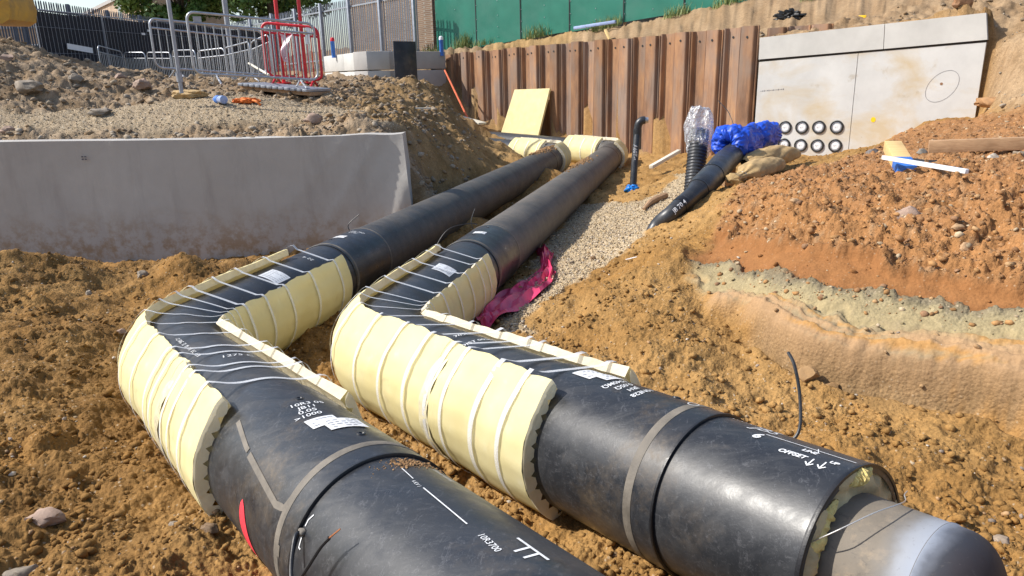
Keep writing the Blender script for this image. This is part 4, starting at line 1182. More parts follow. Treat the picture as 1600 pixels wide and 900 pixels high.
# printed line and scribble under the straps
pipe_text(pA, '- CASING   32   09   110   0 C   4 5 8', 1.02, R_(16), .034, (1, 0, 0, -1), 'writing', M['marker_white'], oA, RC, 0, 0)
pipe_text(pA, '1275 C', 1.45, R_(-12), .06, (0, -1, -1, 0), 'writing', M['marker_white'], oA, RC, .0, .2, .004)
pipe_text(pB, '705LL', 1.15, R_(-6), .055, (0, -1, -1, 0), 'writing', M['marker_white'], oB, RC, .0, .2, .004)
pipe_text(pB, 'DIST 00500', 1.32, R_(-4), .05, (0, -1, -1, 0), 'writing', M['marker_white'], oB, RC, .0, .2, .004)
# red spray on the left sleeve, taped weld lines, bracket marks
patch(pA, lambda u, v: (2.70 + (v * 2 - 1) * .048 * math.sqrt(max(0, 1 - (u * 2 - 1) ** 2)) + .05 * u, R_(72 + 75 * u)), 22, 7, 'spray_mark', M['spray_red'], oA, RSL)
stroke(pA, [(2.32, R_(36)), (2.55, R_(45)), (2.575, R_(45.5))], .022, 'weld_tape', M['weld_band'], oA, RSL)
stroke(pA, [(2.60, R_(47)), (2.99, R_(57)), (3.055, R_(55)), (3.075, R_(46)), (3.075, R_(20))], .026, 'weld_tape', M['weld_band'], oA, RSL)
stroke(pA, [(3.10, R_(74)), (3.10, R_(81))], .02, 'weld_tape', M['weld_band'], oA, RSL)
stroke(pA, [(3.085, R_(82)), (3.085, R_(130))], .012, 'weld_tape', M['weld_band'], oA, RSL)
stroke(pA, [(3.235, R_(46)), (3.222, R_(50)), (3.222, R_(54))], .005, 'chalk_line', M['marker_white'], oA, RC)
stroke(pA, [(3.228, R_(57)), (3.232, R_(66)), (3.245, R_(66))], .006, 'chalk_line', M['marker_white'], oA, RC)
# plugs on sleeves
def plug(path, s_, th, owner, r):
    b = MB(); c = path.P(s_, th, r); n_ = path.P(s_, th, r + 1) - c; T = path.fr(s_)[3]; B2 = np.cross(n_, T)
    prof = [(.020, -.002), (.018, .004), (.011, .005), (.008, .001)]; k = 14; rows = []
    for rr_, hh in prof: rows.append([c + n_ * hh + rr_ * (math.cos(a) * T + math.sin(a) * B2) for a in np.linspace(0, 2 * math.pi, k)])
    b.grid(np.array(rows)); return b.build('vent_plug', M['weld_dark'], owner, fixn=True)
plug(pA, 2.42, R_(-8), oA, RP + .010); plug(pA, 2.96, R_(-14), oA, RP + .010); plug(pB, 2.66, R_(-22), oB, RP + .010); plug(pA, -2.5, R_(10), oA, RP + .01); plug(pB, -2.5, R_(4), oB, RP + .01)
plug(pB, -2.9, R_(-2), oB, RP + .01)
# cables
cb = smooth_path([pA.P(3.215, R_(58), RC), pA.P(3.24, R_(60), RP + .03), pA.P(3.30, R_(72), RP + .045), pA.P(3.36, R_(76), RP + .055), pA.P(3.42, R_(66), RP + .06), pA.P(3.455, R_(52), RP + .06), pA.P(3.475, R_(46), RP + .062)])
MB().tube(cb, .0065, 8).build('cable', M['cable'], oA)
e0 = pA.P(3.475, R_(46), RP + .062); e1 = pA.P(3.50, R_(40), RP + .064)
MB().tube([e0, e1], [.003, .0025], 6).build('copper_tip', M['copper'], oA)
b = MB(); V, F = stone_mesh(77, 2, .3); b.add(V * .018 + pA.P(3.225, R_(57.5), RP + .006), F.tolist()); b.build('sealant', M['weld_band'], oA)
cb = smooth_path([pB.P(2.95, R_(-70), RP - .01), pB.P(2.99, R_(-72), RP + .05), pB.P(3.04, R_(-68), RP + .13), pB.P(3.01, R_(-58), RP + .24), pB.P(2.97, R_(-50), RP + .33), pB.P(2.92, R_(-49), RP + .38)])
MB().tube(cb, .007, 8).build('cable', M['cable'], oB)
cb = smooth_path([pB.P(-2.25, R_(62), RP), pB.P(-2.3, R_(60), RP + .10), pB.P(-2.42, R_(34), RP + .15), pB.P(-2.55, R_(10), RP + .12), pB.P(-2.62, R_(2), RP + .09)])
MB().tube(cb, .005, 6).build('cable', M['cable'], oB)
MB().tube(smooth_path([pB.P(-3.12, R_(40), RP), pB.P(-3.12, R_(34), RP + .1), pB.P(-3.2, R_(24), RP + .2)]), .004, 6).build('cable', M['cable'], oB)
MB().tube(smooth_path([pA.P(-3.2, R_(35), RP), pA.P(-3.2, R_(30), RP + .08), pA.P(-3.27, R_(12), RP + .14)]), .005, 6).build('cable', M['cable'], oA)
# crumbs of soil fallen on the pipes
def crumbs(path, lst, name, label):
    rg = np.random.default_rng(17); b = MB(); cols = []
    protos = [stone_mesh(900 + k, 1, .4) for k in range(5)]
    for s0, th0, ls, lt, n, smin, smax in lst:
        for k in range(n):
            s_ = s0 + rg.normal() * ls; th = th0 + rg.normal() * lt / RP; sz = smin + (smax - smin) * rg.random() ** 3
            V, F = protos[k % 5]; b.add(V @ rotz(rg.random() * 6).T * sz + path.P(s_, th, RP + sz * .3), F.tolist())
    o = b.build(name, M['crumb'], None); return tag(o, label, 'soil', kind='stuff')
t = NT('crumb'); M['crumb'] = t.fin(t.ramp(t.noise(t.co('Object'), 30, 5), [(.3, (.19, .10, .04)), (.7, (.34, .20, .09))]), .95)
crumbs(pA, [(3.27, R_(-22), .022, .05, 420, .002, .008), (3.32, R_(-12), .015, .02, 8, .006, .014), (-13.0, R_(5), .6, .08, 500, .01, .05), (2.46, R_(-14), .015, .02, 30, .002, .006), (2.97, R_(-16), .012, .02, 40, .002, .006)], 'soil_crumbs', 'soil crumbs spilt on top of the left black pipe')
crumbs(pB, [(-10.0, R_(8), .5, .06, 300, .008, .03), (-9.0, R_(14), .3, .04, 160, .008, .03)], 'soil_crumbs', 'soil crumbs spilt on top of the far right pipe')

# ------------------------------------------------------------------ sheet pile wall
def pile_mesh(front, H=4.6):
    s = 1 if front else -1
    prof = [(0, 0), (.025, .0), (.045, .012), (.075, .098), (.095, .11), (.405, .11), (.425, .098), (.455, .012), (.475, 0), (.50, 0)]
    b = MB(); th = .013
    A = []; B2 = []
    for u, d in prof:
        A.append((u, -s * d)); B2.append((u, -s * d + th))
    G0 = np.array([[(u, d, z) for (u, d) in A] for z in (0, -H * .25, -H * .5, -H * .75, -H)]); G1 = np.array([[(u, d, z) for (u, d) in B2] for z in (0, -H * .25, -H * .5, -H * .75, -H)])
    b.shell(G0, G1)
    # interlock knuckle
    b.tube([(.485, -.012 if front else .0, 0), (.485, -.012 if front else .0, -H)], .020, 8)
    me = b.mesh('sheet_pile', (0, 0, 0), True, 30)
    bm = bmesh.new(); bm.from_mesh(me); bmesh.ops.recalc_face_normals(bm, faces=bm.faces); bm.to_mesh(me); bm.free()
    me.materials.append(M['rust']); return me
def hole_mesh():
    b = MB(); b.tube([(0, -.004, 0), (0, .016, 0)], .028, 12); me = b.mesh('lifting_hole'); me.materials.append(M['black_rubber']); return me
PM = (pile_mesh(True), pile_mesh(False)); HM = hole_mesh()
wall = thing('sheet_pile_wall', 'rusty brown corrugated sheet pile wall at the back of the pit', 'retaining wall', JN)
yaw_w = math.atan2(UN[1], UN[0])
NP = 28
for k in range(NP):
    base = JN - UN * (.5 * (k + 1))
    ztop = 2.76 - .19 * k / NP + random.uniform(-.025, .025)
    o = bpy.data.objects.new('sheet_pile', PM[k % 2]); COL.objects.link(o); o.parent = wall; ORG[o.name] = ORG[wall.name]
    o.location = tuple(base + np.array([0, 0, ztop]) - JN); o.rotation_euler = (random.uniform(-.004, .004), random.uniform(-.006, .006), yaw_w)
    h = bpy.data.objects.new('lifting_hole', HM); COL.objects.link(h); h.parent = o; ORG[h.name] = ORG[wall.name]
    h.location = (.25 + random.uniform(-.05, .05), -.118 if k % 2 == 0 else .102, -.20 - random.uniform(0, .05))
for k in range(3):
    base = JN + WC_D * (-.05 + .5 * k) + WC_B * .62
    o = bpy.data.objects.new('sheet_pile', PM[k % 2]); COL.objects.link(o); o.parent = wall; ORG[o.name] = ORG[wall.name]
    o.location = tuple(base + np.array([0, 0, 2.74 + .01 * k + random.uniform(-.02, .02)]) - JN); o.rotation_euler = (0, 0, math.atan2(WC_D[1], WC_D[0]))

# ------------------------------------------------------------------ concrete duct wall on the right
dw = thing('duct_wall', 'pale concrete wall with eight round duct openings and a coping', 'wall', JN)
def wc(px, py): return onplane(px, py, JN, WC_B)
def slab_quad(a, b_, c, d, thick, name, mat, bev=0):
    """front face a(tl) b(tr) c(br) d(bl), pushed back by thick"""
    n = 10; G0 = np.array([[(np.array(a) * (1 - u) + np.array(b_) * u) * (1 - v) + (np.array(d) * (1 - u) + np.array(c) * u) * v for u in np.linspace(0, 1, n)] for v in np.linspace(0, 1, n)])
    G1 = G0 + WC_B * thick
    b = MB(); b.shell(G0, G1); return b.build(name, mat, dw, fixn=True, angle=30)
TL, TR = wc(1188, 59), wc(1541, 20); JL, JR = wc(1186, 93), wc(1543, 62); KL, KR = wc(1186, 97), wc(1541, 66)
CT, CB = wc(1383, 37.3), wc(1381, 76.5)
off = -WC_B * .03
gp = WC_D * .006
slab_quad(TL + off, CT - gp + off, CB - gp + off, JL + off, .50, 'coping', M['concrete'])
slab_quad(CT + gp + off, TR + off, JR + off, CB + gp + off, .50, 'coping', M['concrete'])
ST, SB = wc(1341, 83), wc(1325, 242)
def down(p, z): q = p.copy(); q[2] = z; return q
slab_quad(KL, ST - gp, down(SB - gp, -.9), down(KL, -.9), .34, 'wall_panel', M['concrete_stained'])
slab_quad(ST + gp, KR, down(KR, -.9), down(SB + gp, -.9), .34, 'wall_panel', M['concrete_stained'])
b = MB(); n = 40   # dark packer in the bed joint
rows = []
for k in range(n):
    u = k / (n - 1); p = JL * (1 - u) + JR * u; q = KL * (1 - u) + KR * u; w = .004 * math.sin(k * 1.3) + .004 * math.sin(k * .37)
    rows.append([p + WC_B * .02 + np.array([0, 0, .01]), (p + q) / 2 - WC_B * (.004 + w), q + WC_B * .02 - np.array([0, 0, .01])])
b.grid(np.array(rows)); b.build('bed_joint', M['black_rubber'], dw)
for k, (px, py) in enumerate([(1227, 199), (1253, 199), (1279.5, 198.7), (1307.5, 198.5), (1225, 226), (1251, 227), (1277, 227.5), (1305, 227.5)]):
    c = wc(px, py); X, Y, Nn = WC_D, np.array([0, 0, 1.0]), -WC_B
    def ring(prof, name, mat, par, seg=28):
        b = MB(); rows = [[c + Nn * h + r * (math.cos(a) * X + math.sin(a) * Y) for a in np.linspace(0, 2 * math.pi, seg + 1)] for r, h in prof]
        b.grid(np.array(rows)); return b.build(name, mat, par, fixn=True)
    q = ring([(.148, -.01), (.146, .022), (.135, .030), (.112, .028), (.108, .014), (.108, -.03)], 'duct_seal', M['black_rubber'], dw)
    ring([(.109, .020), (.098, .022), (.090, .008)], 'duct_sleeve', M['galv'], q)
    ring([(.093, .004), (.082, .005), (.078, .012), (.0005, .013)], 'duct_cap', M['white_plastic'], q)
    b = MB()
    for s_ in ((-.028, .0, .03, .004), (-.018, -.014, .004, .022), (.012, .006, .024, .004)):
        b.box(c + Nn * .0145 + X * s_[0] + Y * s_[1], (1, 1, 1), np.stack([X * s_[2], Nn * .002, Y * s_[3]], 1))
    b.build('cap_mark', M['print'], q)['kind'] = 'stuff'
def flat_ring(c, X, Y, Nn, ra, rb, w, name, mat, par, tilt=0, n=40):
    b = MB(); rows = []
    for a in np.linspace(0, 2 * math.pi, n):
        x, y = math.cos(a), math.sin(a); xr, yr = x * math.cos(tilt), y
        rows.append([c + Nn * .004 + X * (x * (ra + s_) + y * tilt) + Y * y * (rb + s_) for s_ in (-w / 2, w / 2)])
    b.grid(np.array(rows)); return b.build(name, mat, par)
flat_ring(wc(1472, 135), WC_D, np.array([0, 0, 1.]), -WC_B, .27, .31, .0055, 'drawn_circle', M['print'], dw, .10)
flat_ring(wc(1471, 131), WC_D, np.array([0, 0, 1.]), -WC_B, .012, .012, .03, 'drill_spot', M['rust'], dw)
flat_ring(wc(1364.5, 187), WC_D, np.array([0, 0, 1.]), -WC_B, .024, .032, .048, 'paint_spot', M['yellow_tag'], dw)
b = MB()
for k in range(15):
    c = wc(1189 + k * 2.5, 142.5 - k * .22); b.box(c - WC_B * .002, (1, 1, 1), np.stack([WC_D * .018, WC_B * .002, np.array([0, 0, .012 + .01 * (k % 3)])], 1))
b.build('stencil_line', M['print'], dw)['kind'] = 'stuff'

# ------------------------------------------------------------------ grey sheeted retaining wall on the left
lw = thing('retaining_wall', 'low grey retaining wall covered in smooth sheeting, left side', 'retaining wall', WL_E)
L = 12.0; nu, nv = 150, 26
G0 = []
for i in range(nu):
    u = (i / (nu - 1)) ** .7
    row = []
    for j in range(nv):
        v = j / (nv - 1)
        s_ = -L + L * u; z = WL_TOP + .02 * math.sin(s_ * .7) - (v * (WL_TOP + 1.15))
        e = max(0, 1 + s_ / 1.1)
        fold = e * (.020 * math.sin(9 * s_ + 7 * v) + .035 * max(0, math.sin(5.5 * (s_ + v * .9))) ** 6)
        fold += .022 * math.exp(-((s_ + v * 1.5 + .32) / .045) ** 2) + .016 * math.exp(-((s_ + v * 1.1 + .10) / .03) ** 2) + .012 * math.exp(-((s_ + v * 2.2 + .75) / .06) ** 2) + .010 * math.exp(-((s_ + 4.1 + .3 * v) / .03) ** 2) + .008 * math.exp(-((s_ + 7.6 - .2 * v) / .03) ** 2)
        wave = .014 * math.sin(1.7 * s_ + 2 * v) + .006 * math.sin(4.1 * s_ - 3 * v)
        flare = e ** 2 * .10 * v
        row.append(WL_E + WL_D * (s_ + e ** 3 * .16 * v) - WL_B * (fold + wave + flare) + np.array([0, 0, z + .015 * e * math.sin(8 * s_)]))
    G0.append(row)
G0 = np.array(G0); G1 = G0.copy() + WL_B * .36
for i in range(nu): G1[i] = (WL_E + WL_B * .34)[None] + WL_D[None] * ((G0[i] - WL_E) @ WL_D)[:, None] + np.array([0, 0, 1.])[None] * G0[i][:, 2:3]
b = MB(); b.shell(G0, G1); b.build('sheeting', M['membrane'], lw, fixn=True)
c = onplane(133, 247, WL_E - WL_B * .02, WL_B)
b = MB()
for k, (x, z) in enumerate(((-.03, .02), (.012, .02), (-.03, -.015), (.012, -.015))):
    b.box(c - WL_B * .012 + WL_D * x + np.array([0, 0, z]), (.028, .004, .02), rotz(math.atan2(WL_D[1], WL_D[0])))
b.build('stencil_mark', M['print'], lw)['kind'] = 'stuff'

# ------------------------------------------------------------------ concrete blocks, plate, posts by the sheet piles
bw = thing('block_wall', 'grey stacked concrete blocks beside the left end of the sheet piles', 'wall', at(572, 125, 24.5))
cA = at(572, 80, 24.5); cR = at(696, 86, 26.9); cL = at(506, 92, 29.5)
def course(p, q, z1, z0, n, back, dz=0):
    p, q = p.copy(), q.copy(); d = q - p; d[2] = 0; Ld = np.linalg.norm(d); d /= Ld; nb = np.array([-d[1], d[0], 0]) * back
    for k in range(n):
        a, c_ = p + d * (Ld * k / n + .004), p + d * (Ld * (k + 1) / n - .004)
        m = (a + c_) / 2 + nb * .4; m[2] = (z0 + z1) / 2
        MB().box(m, (Ld / n - .008, .8, z1 - z0), np.stack([d, nb, np.array([0, 0, 1.])], 1), .015).build('concrete_block', M['concrete_dull'] if back > 0 else M['concrete'], bw)  # shade put into the colour: front run darker concrete, sunlit left run paler
zt = cA[2]
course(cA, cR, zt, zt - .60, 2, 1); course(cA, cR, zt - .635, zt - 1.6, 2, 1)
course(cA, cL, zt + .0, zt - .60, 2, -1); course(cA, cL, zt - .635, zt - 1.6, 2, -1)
pl = cR - cA; pl[2] = 0; pl /= np.linalg.norm(pl); pn = np.array([pl[1], -pl[0], 0])
c = onplane(601, 91, cA, pn) + pn * .01
s1 = MB().box(c, (.20, .008, .20), np.stack([pl, pn, np.array([0, 0, 1.])], 1)).build('sticker', M['white_plastic'], bw)
b = MB(); b.tube([c + pn * .004, c + pn * .008], .075, 16); b.build('sticker_disc', M['green_board'], s1)
p0 = at(632, 72, 24.0); p1 = at(636, 140, 24.2)
b = MB(); d = p1 - p0; d /= np.linalg.norm(d); sd = np.array(pl); nn = np.cross(d, sd)
b.box((p0 + p1) / 2, (np.linalg.norm(p1 - p0) + .3, .92, .03), np.stack([d, sd, nn], 1), .004)
tag(b.build('steel_plate', M['plate'] if 'plate' in M else simple('plate', (.035, .036, .042), .55, .4, 3, .2, 20, .3, dirt=(.16, .12, .08), dirt_amt=.6), None), 'dark dirty steel plate leaning on the concrete blocks', 'plate')
def bollard(px, py0, py1, d, capmat, label):
    a, c_ = at(px, py1, d), at(px, py0, d); a[:2] = c_[:2]; H = c_[2] - a[2]
    o = thing('marker_post', label, 'marker post', a, 'blue marker posts')
    prof = [(.085, 0), (.085, .02), (.075, .03), (.075, H * .75), (.08, H * .76), (.08, H * .80), (.0005, H * .8)]
    def lathe(prof, nm, mt):
        b = MB(); b.grid(np.array([[a + np.array([r * math.cos(t_), r * math.sin(t_), z]) for t_ in np.linspace(0, 2 * math.pi, 17)] for r, z in prof])); b.build(nm, mt, o, fixn=True)
    lathe(prof, 'post_body', M['blue_paint']); lathe([(.082, H * .801), (.082, H * .9), (.06, H * .97), (.0005, H)], 'post_cap', capmat)
bollard(519, 58, 90, 27.6, M['red_paint'], 'short blue post with a red cap on the left concrete block')
bollard(689, 56, 87, 26.6, M['white_plastic'], 'short blue post with a white tip at the end of the blocks')

# ------------------------------------------------------------------ palisade fences
def pale_mesh(H, mat):
    b = MB(); w, dp, th = .068, .02, .004
    prof = [(-w / 2, 0), (-w * .3, -dp), (-w * .1, -dp * .25), (w * .1, -dp * .25), (w * .3, -dp), (w / 2, 0)]
    zs = [0, H - .12, H - .04]
    G0 = np.array([[(x * (1 if z < H - .05 else .35), y, z) for x, y in prof] for z in zs]); b.shell(G0, G0 + np.array([0, th, 0]))
    me = b.mesh('pale', (0, 0, 0), True, 30); me.materials.append(mat); return me
def palisade(p0, p1, H, mat, label, posts):
    p0, p1 = np.array(p0), np.array(p1); d = p1 - p0; L = np.linalg.norm(d[:2]); dh = d.copy(); dh[2] = 0; dh /= L; sl_ = d[2] / L
    o = thing('palisade_fence', label, 'fence', p0, 'palisade fences round the yard')
    pm = pale_mesh(H, mat); yw = math.atan2(dh[1], dh[0])
    n = int(L / .148)
    for k in range(n):
        q = bpy.data.objects.new('pale', pm); COL.objects.link(q); q.parent = o; ORG[q.name] = ORG[o.name]
        q.location = tuple(dh * (k + .5) * .148 + np.array([0, 0, sl_ * k * .148 + random.uniform(-.01, .01)])); q.rotation_euler = (0, random.uniform(-.008, .008), yw)
    nb = np.array([-dh[1], dh[0], 0])
    for z in (.35, H - .35):
        MB().bar(p0 + nb * .03 + np.array([0, 0, z]), p1 + nb * .03 + np.array([0, 0, z]), .045, .06).build('rail', mat, o)
    for s_ in posts:
        a = p0 + d * (s_ / L) + nb * .12
        MB().box(a + np.array([0, 0, H / 2 - .15]), (.11, .11, H + .3), np.stack([dh, nb, np.array([0, 0, 1.])], 1), .004).build('fence_post', mat, o)
    return o
f0 = at(655, 60, 28.6); f0[2] = 2.45; f1 = at(332, 60, 40.5); f1[2] = 1.95
palisade(f0, f1, 2.75, M['fence_grey'], 'light grey palisade fence behind the concrete blocks', np.arange(.1, 14.5, 2.2))
g0 = at(-40, 60, 22.5); g0[2] = 1.9; g1 = at(331, 60, 40.5); g1[2] = 1.95
Lg = np.linalg.norm((g1 - g0)[:2])
palisade(g0, g1, 2.80, M['fence_dark'], 'dark palisade fence behind the black screen on the left', [2.25, 2.75, 5.6, 8.4, 11.2, 14, 16.8, 19.6])

# ------------------------------------------------------------------ black screened mesh fence
sc0 = at(60, 60, 20.5); sc1 = at(425, 60, 33.0); sc0[2] = 1.70; sc1[2] = 1.72
o = thing('screen_fence', 'black sheeted site fence with a white strip, left background', 'fence', sc0)
d = sc1 - sc0; Ls = np.linalg.norm(d[:2]); dh = d.copy(); dh[2] = 0; dh /= Ls; nb = np.array([dh[1], -dh[0], 0])
if nb @ (CAM - sc0) < 0: nb = -nb
npan = 5
for k in range(npan):
    a, c_ = sc0 + d * (k / npan), sc0 + d * ((k + 1) / npan)
    top = 2.12 + random.uniform(-.05, .05)
    G = np.array([[a * (1 - u) + c_ * u + np.array([0, 0, v * top - .04 * math.sin(u * math.pi) * v]) - nb * (.03 + .03 * math.sin(6 * u + 2 * v) * math.sin(3 * v + k)) for v in np.linspace(0, 1, 8)] for u in np.linspace(.005, .995, 16)])
    b = MB(); b.grid(G); b.build('black_sheet', M['screen_black'], o)
    b = MB(); fr = [a + np.array([0, 0, -.1]), a + np.array([0, 0, top + .03]), c_ + np.array([0, 0, top + .03]), c_ + np.array([0, 0, -.1])]
    b.tube(fr, .019, 8); b.build('panel_frame', M['galv_dull'], o)
    b = MB()
    for q in range(18):
        p = a + (c_ - a) * ((q + .5) / 18); b.tube([p + nb * .02 + np.array([0, 0, -.05]), p + nb * .02 + np.array([0, 0, top])], .0045, 5)
    for z in (.3, 1.0, 1.7): b.tube([a + nb * .02 + np.array([0, 0, z]), c_ + nb * .02 + np.array([0, 0, z])], .0045, 5)
    b.build('mesh_wires', M['galv_dull'], o)['kind'] = 'stuff'
pa, pb = onplane(105, 72, sc0 + nb * .05, nb), onplane(145, 79, sc0 + nb * .05, nb)
MB().bar(pa, pb, .006, .16, (0, 0, 1)).build('white_strip', M['white_plastic'], o)
for px, py in ((224, 53), (233, 48)):
    p = onplane(px, py, sc0 + nb * .05, nb); MB().bar(p - dh * .09, p + dh * .09, .006, .07).build('white_tag', M['white_plastic'], o)

# ------------------------------------------------------------------ pedestrian barriers
def barrier(a, c_, H, mat, label, group, bars=16, r=.019, feet=True, zlow=.16, lift=0):
    a, c_ = np.array(a, float), np.array(c_, float)
    o = thing('pedestrian_barrier', label, 'barrier', a, group)
    d = c_ - a; L = np.linalg.norm(d); dh = d / L; up = np.array([0, 0, 1.]); rc = .13
    pts = []
    def arc(cx, cz, t0, t1):
        for t_ in np.linspace(t0, t1, 6): pts.append(a + dh * (cx + rc * math.cos(t_)) + up * (cz + rc * math.sin(t_)))
    arc(L - rc, H - rc, 0, math.pi / 2); arc(rc, H - rc, math.pi / 2, math.pi); arc(rc, zlow + rc, math.pi, 1.5 * math.pi); arc(L - rc, zlow + rc, 1.5 * math.pi, 2 * math.pi)
    b = MB(); b.tube(pts, r, 10, closed=True); b.build('frame', mat, o)
    b = MB(); b.tube([a + dh * (r) + up * (H - .17), c_ - dh * r + up * (H - .17)], r * .8, 8); b.build('mid_rail', mat, o)
    bm_ = MB(); bm_.tube([np.zeros(3), np.array([0, 0, H - .17 - zlow])], r * .42, 6); me = bm_.mesh('bar'); me.materials.append(mat)
    for k in range(bars):
        q = bpy.data.objects.new('bar', me); COL.objects.link(q); q.parent = o; ORG[q.name] = ORG[o.name]
        q.location = tuple(dh * (L * (k + 1) / (bars + 1)) + up * zlow)
    if feet:
        nbv = np.cross(dh, up)
        for s_ in (.16, .84):
            f = a + dh * L * s_
            MB().tube([f + up * zlow, f + nbv * .10 + up * .10, f + nbv * .30 + up * .0], r * .8, 8).build('foot', mat, o)
            MB().tube([f + up * zlow, f - nbv * .10 + up * .10, f - nbv * .30 + up * .0], r * .8, 8).build('foot', mat, o)
    return o
GB = 'galvanised pedestrian barriers'
def vert_pair(pxa, ya, da, pxb, yb, db): return at(pxa, ya, da), at(pxb, yb, db)
a, c_ = vert_pair(306, 130, 12.4, 499, 139, 13.6)
o = barrier(a, c_, 1.14, M['galv'], 'large galvanised crowd barrier nearest the gravel, in front of the red barrier', GB, 15, .022)
q0 = a + (c_ - a) * .075
MB().box(q0 + np.array([0, 0, 1.02]), (.13, .008, .12), rotz(math.atan2((c_ - a)[1], (c_ - a)[0]))).build('name_plate', M['galv_dull'], o)
a, c_ = vert_pair(246, 119, 14.2, 418, 129, 16.0)
barrier(a, c_, 1.06, M['galv'], 'large galvanised crowd barrier just behind the nearest one', GB, 15, .022)
for k, (xa, ya, da, xb, yb, db, lb) in enumerate([
        (152, 71, 21, 190, 81, 22.6, 'small far galvanised barrier, leftmost of the row by the black screen'), (193, 82, 22.6, 226, 82, 22.2, 'small far galvanised barrier, second from the left in the row'),
        (229, 82, 22.2, 266, 82, 21.6, 'small far galvanised barrier, third from the left in the row'), (269, 79, 21.2, 304, 78, 20.4, 'small far galvanised barrier, fourth from the left in the row'),
        (308, 80, 18.6, 350, 75, 18.0, 'galvanised barrier seen through the left half of the nearest barrier'), (351, 75, 18.0, 389, 65, 16.6, 'galvanised barrier leaning uphill beside the tall lamp post'),
        (391, 66, 17.2, 420, 53, 16.8, 'short galvanised barrier section left of the red barrier')]):
    a, c_ = at(xa, ya, da), at(xb, yb, db); a[2] -= 1.08; c_[2] -= 1.08
    barrier(a, c_, 1.08, M['galv'], lb, GB, 13, .017)
a, c_ = vert_pair(419, 131, 14.3, 505, 139, 14.3)
o = barrier(a, c_, 1.13, M['red_paint'], 'red pedestrian barrier with hanging tags', 'red site barriers', 13, .026)
dh = (c_ - a) / np.linalg.norm(c_ - a); nb = np.array([dh[1], -dh[0], 0]); 
def hang(px, py, w, h, mat, nm, roundish=False):
    p = onplane(px, py, a + nb * .06, nb)
    if roundish:
        b = MB(); b.tube([p, p + nb * .012], w, 16); b.build(nm, mat, o)
    else: MB().bar(p - dh * w / 2, p + dh * w / 2, .006, h).build(nm, mat, o)
hang(480.5, 56, .085, .30, M['white_plastic'], 'white_tag'); hang(478, 51, .05, .07, M['yellow_tag'], 'yellow_patch'); hang(491, 53, .05, 0, M['red_paint'], 'red_disc', True)
for x0, x1, lb in ((444, 432, 'tall red post, left one of the pair behind the red barrier'), (479, 467, 'tall red post, right one of the pair behind the red barrier')):
    p0 = at(x0, 131, 14.7); p1 = p0 + np.array([0, 0, 2.35])
    o = thing('red_post', lb, 'post', p0, 'tall red posts'); MB().tube([p0 - np.array([0, 0, .1]), p1], .036, 12).build('shaft', M['red_paint'], o)
    MB().box(p0 + np.array([0, 0, .02]), (.2, .2, .03), None, .004).build('foot_plate', M['red_paint'], o)
b = MB(); G = np.array([[at(436 + u * 24 - v * (u - .35) * 20, 52 + v * 42 + 3 * math.sin(5 * u), 14.0) + np.array([.03 * math.sin(9 * u + 4 * v), .05 * math.sin(7 * v + 3 * u), 0]) for u in np.linspace(0, 1, 10)] for v in np.linspace(0, 1, 14)])
b.grid(G); tag(b.build('plastic_sheet', simple('pale_pink', (.62, .42, .46), .35, .15, 10, .5, 14), None), 'torn pale pink plastic sheet caught on the red barrier', 'plastic sheet')
def pole(px0, py0, px1, py1, d, r, label, name, H):
    p0 = at(px0, py0, d); p1 = p0 + np.array([0, 0, H]); o = thing(name, label, 'pole', p0)
    MB().tube([p0 - np.array([0, 0, .2]), p0 + np.array([0, 0, H * .5]), p1], [r, r, r * .85], 14).build('shaft', M['galv_dull'], o)
    MB().tube([p0 - np.array([0, 0, .02]), p0 + np.array([0, 0, .12])], r * 1.5, 14).build('base_collar', M['galv_dull'], o); return o
pole(281, 126, 262, 0, 12.0, .032, 'slim grey scaffold pole standing left of the big barriers', 'scaffold_pole', 2.6)
o = pole(367, 132, 355, 0, 19.0, .065, 'grey lamp post behind the barriers, cut off by the top edge', 'lamp_post', 6.0)
p = at(367, 132, 19.0) + np.array([0, 0, 6.0]); MB().tube(smooth_path([p, p + np.array([.2, -.1, .25]), p + np.array([.9, -.3, .32])]), .04, 10).build('lamp_arm', M['galv_dull'], o); MB().box(p + np.array([1.1, -.36, .31]), (.5, .2, .1), None, .03).build('lamp_head', M['galv_dull'], o)
# duck board under the red barrier, stick
g = [at(392, 131, 13.9), at(500, 141, 13.4)]
o = thing('walkway_board', 'grey ribbed walkway board lying under the red barrier', 'board', g[0])
d = g[1] - g[0]; Lb = np.linalg.norm(d); d /= Lb
for k in range(12): MB().bar(g[0] + d * (Lb * k / 12 + .01), g[0] + d * (Lb * (k + 1) / 12 - .02), .75, .05, (0, 0, 1), .006).build('slat', M['galv_dull'], o)
MB().bar(g[0] - np.array([0, 0, .06]), g[1] - np.array([0, 0, .06]), .6, .06).build('bearer', M['wood'], o)
b = MB(); b.tube([at(389, 99, 14.2), at(420, 117, 13.5)], .022, 8); tag(b.build('stick', M['wood_pale'], None), 'pale stick leaning at the foot of the red barrier', 'stick')

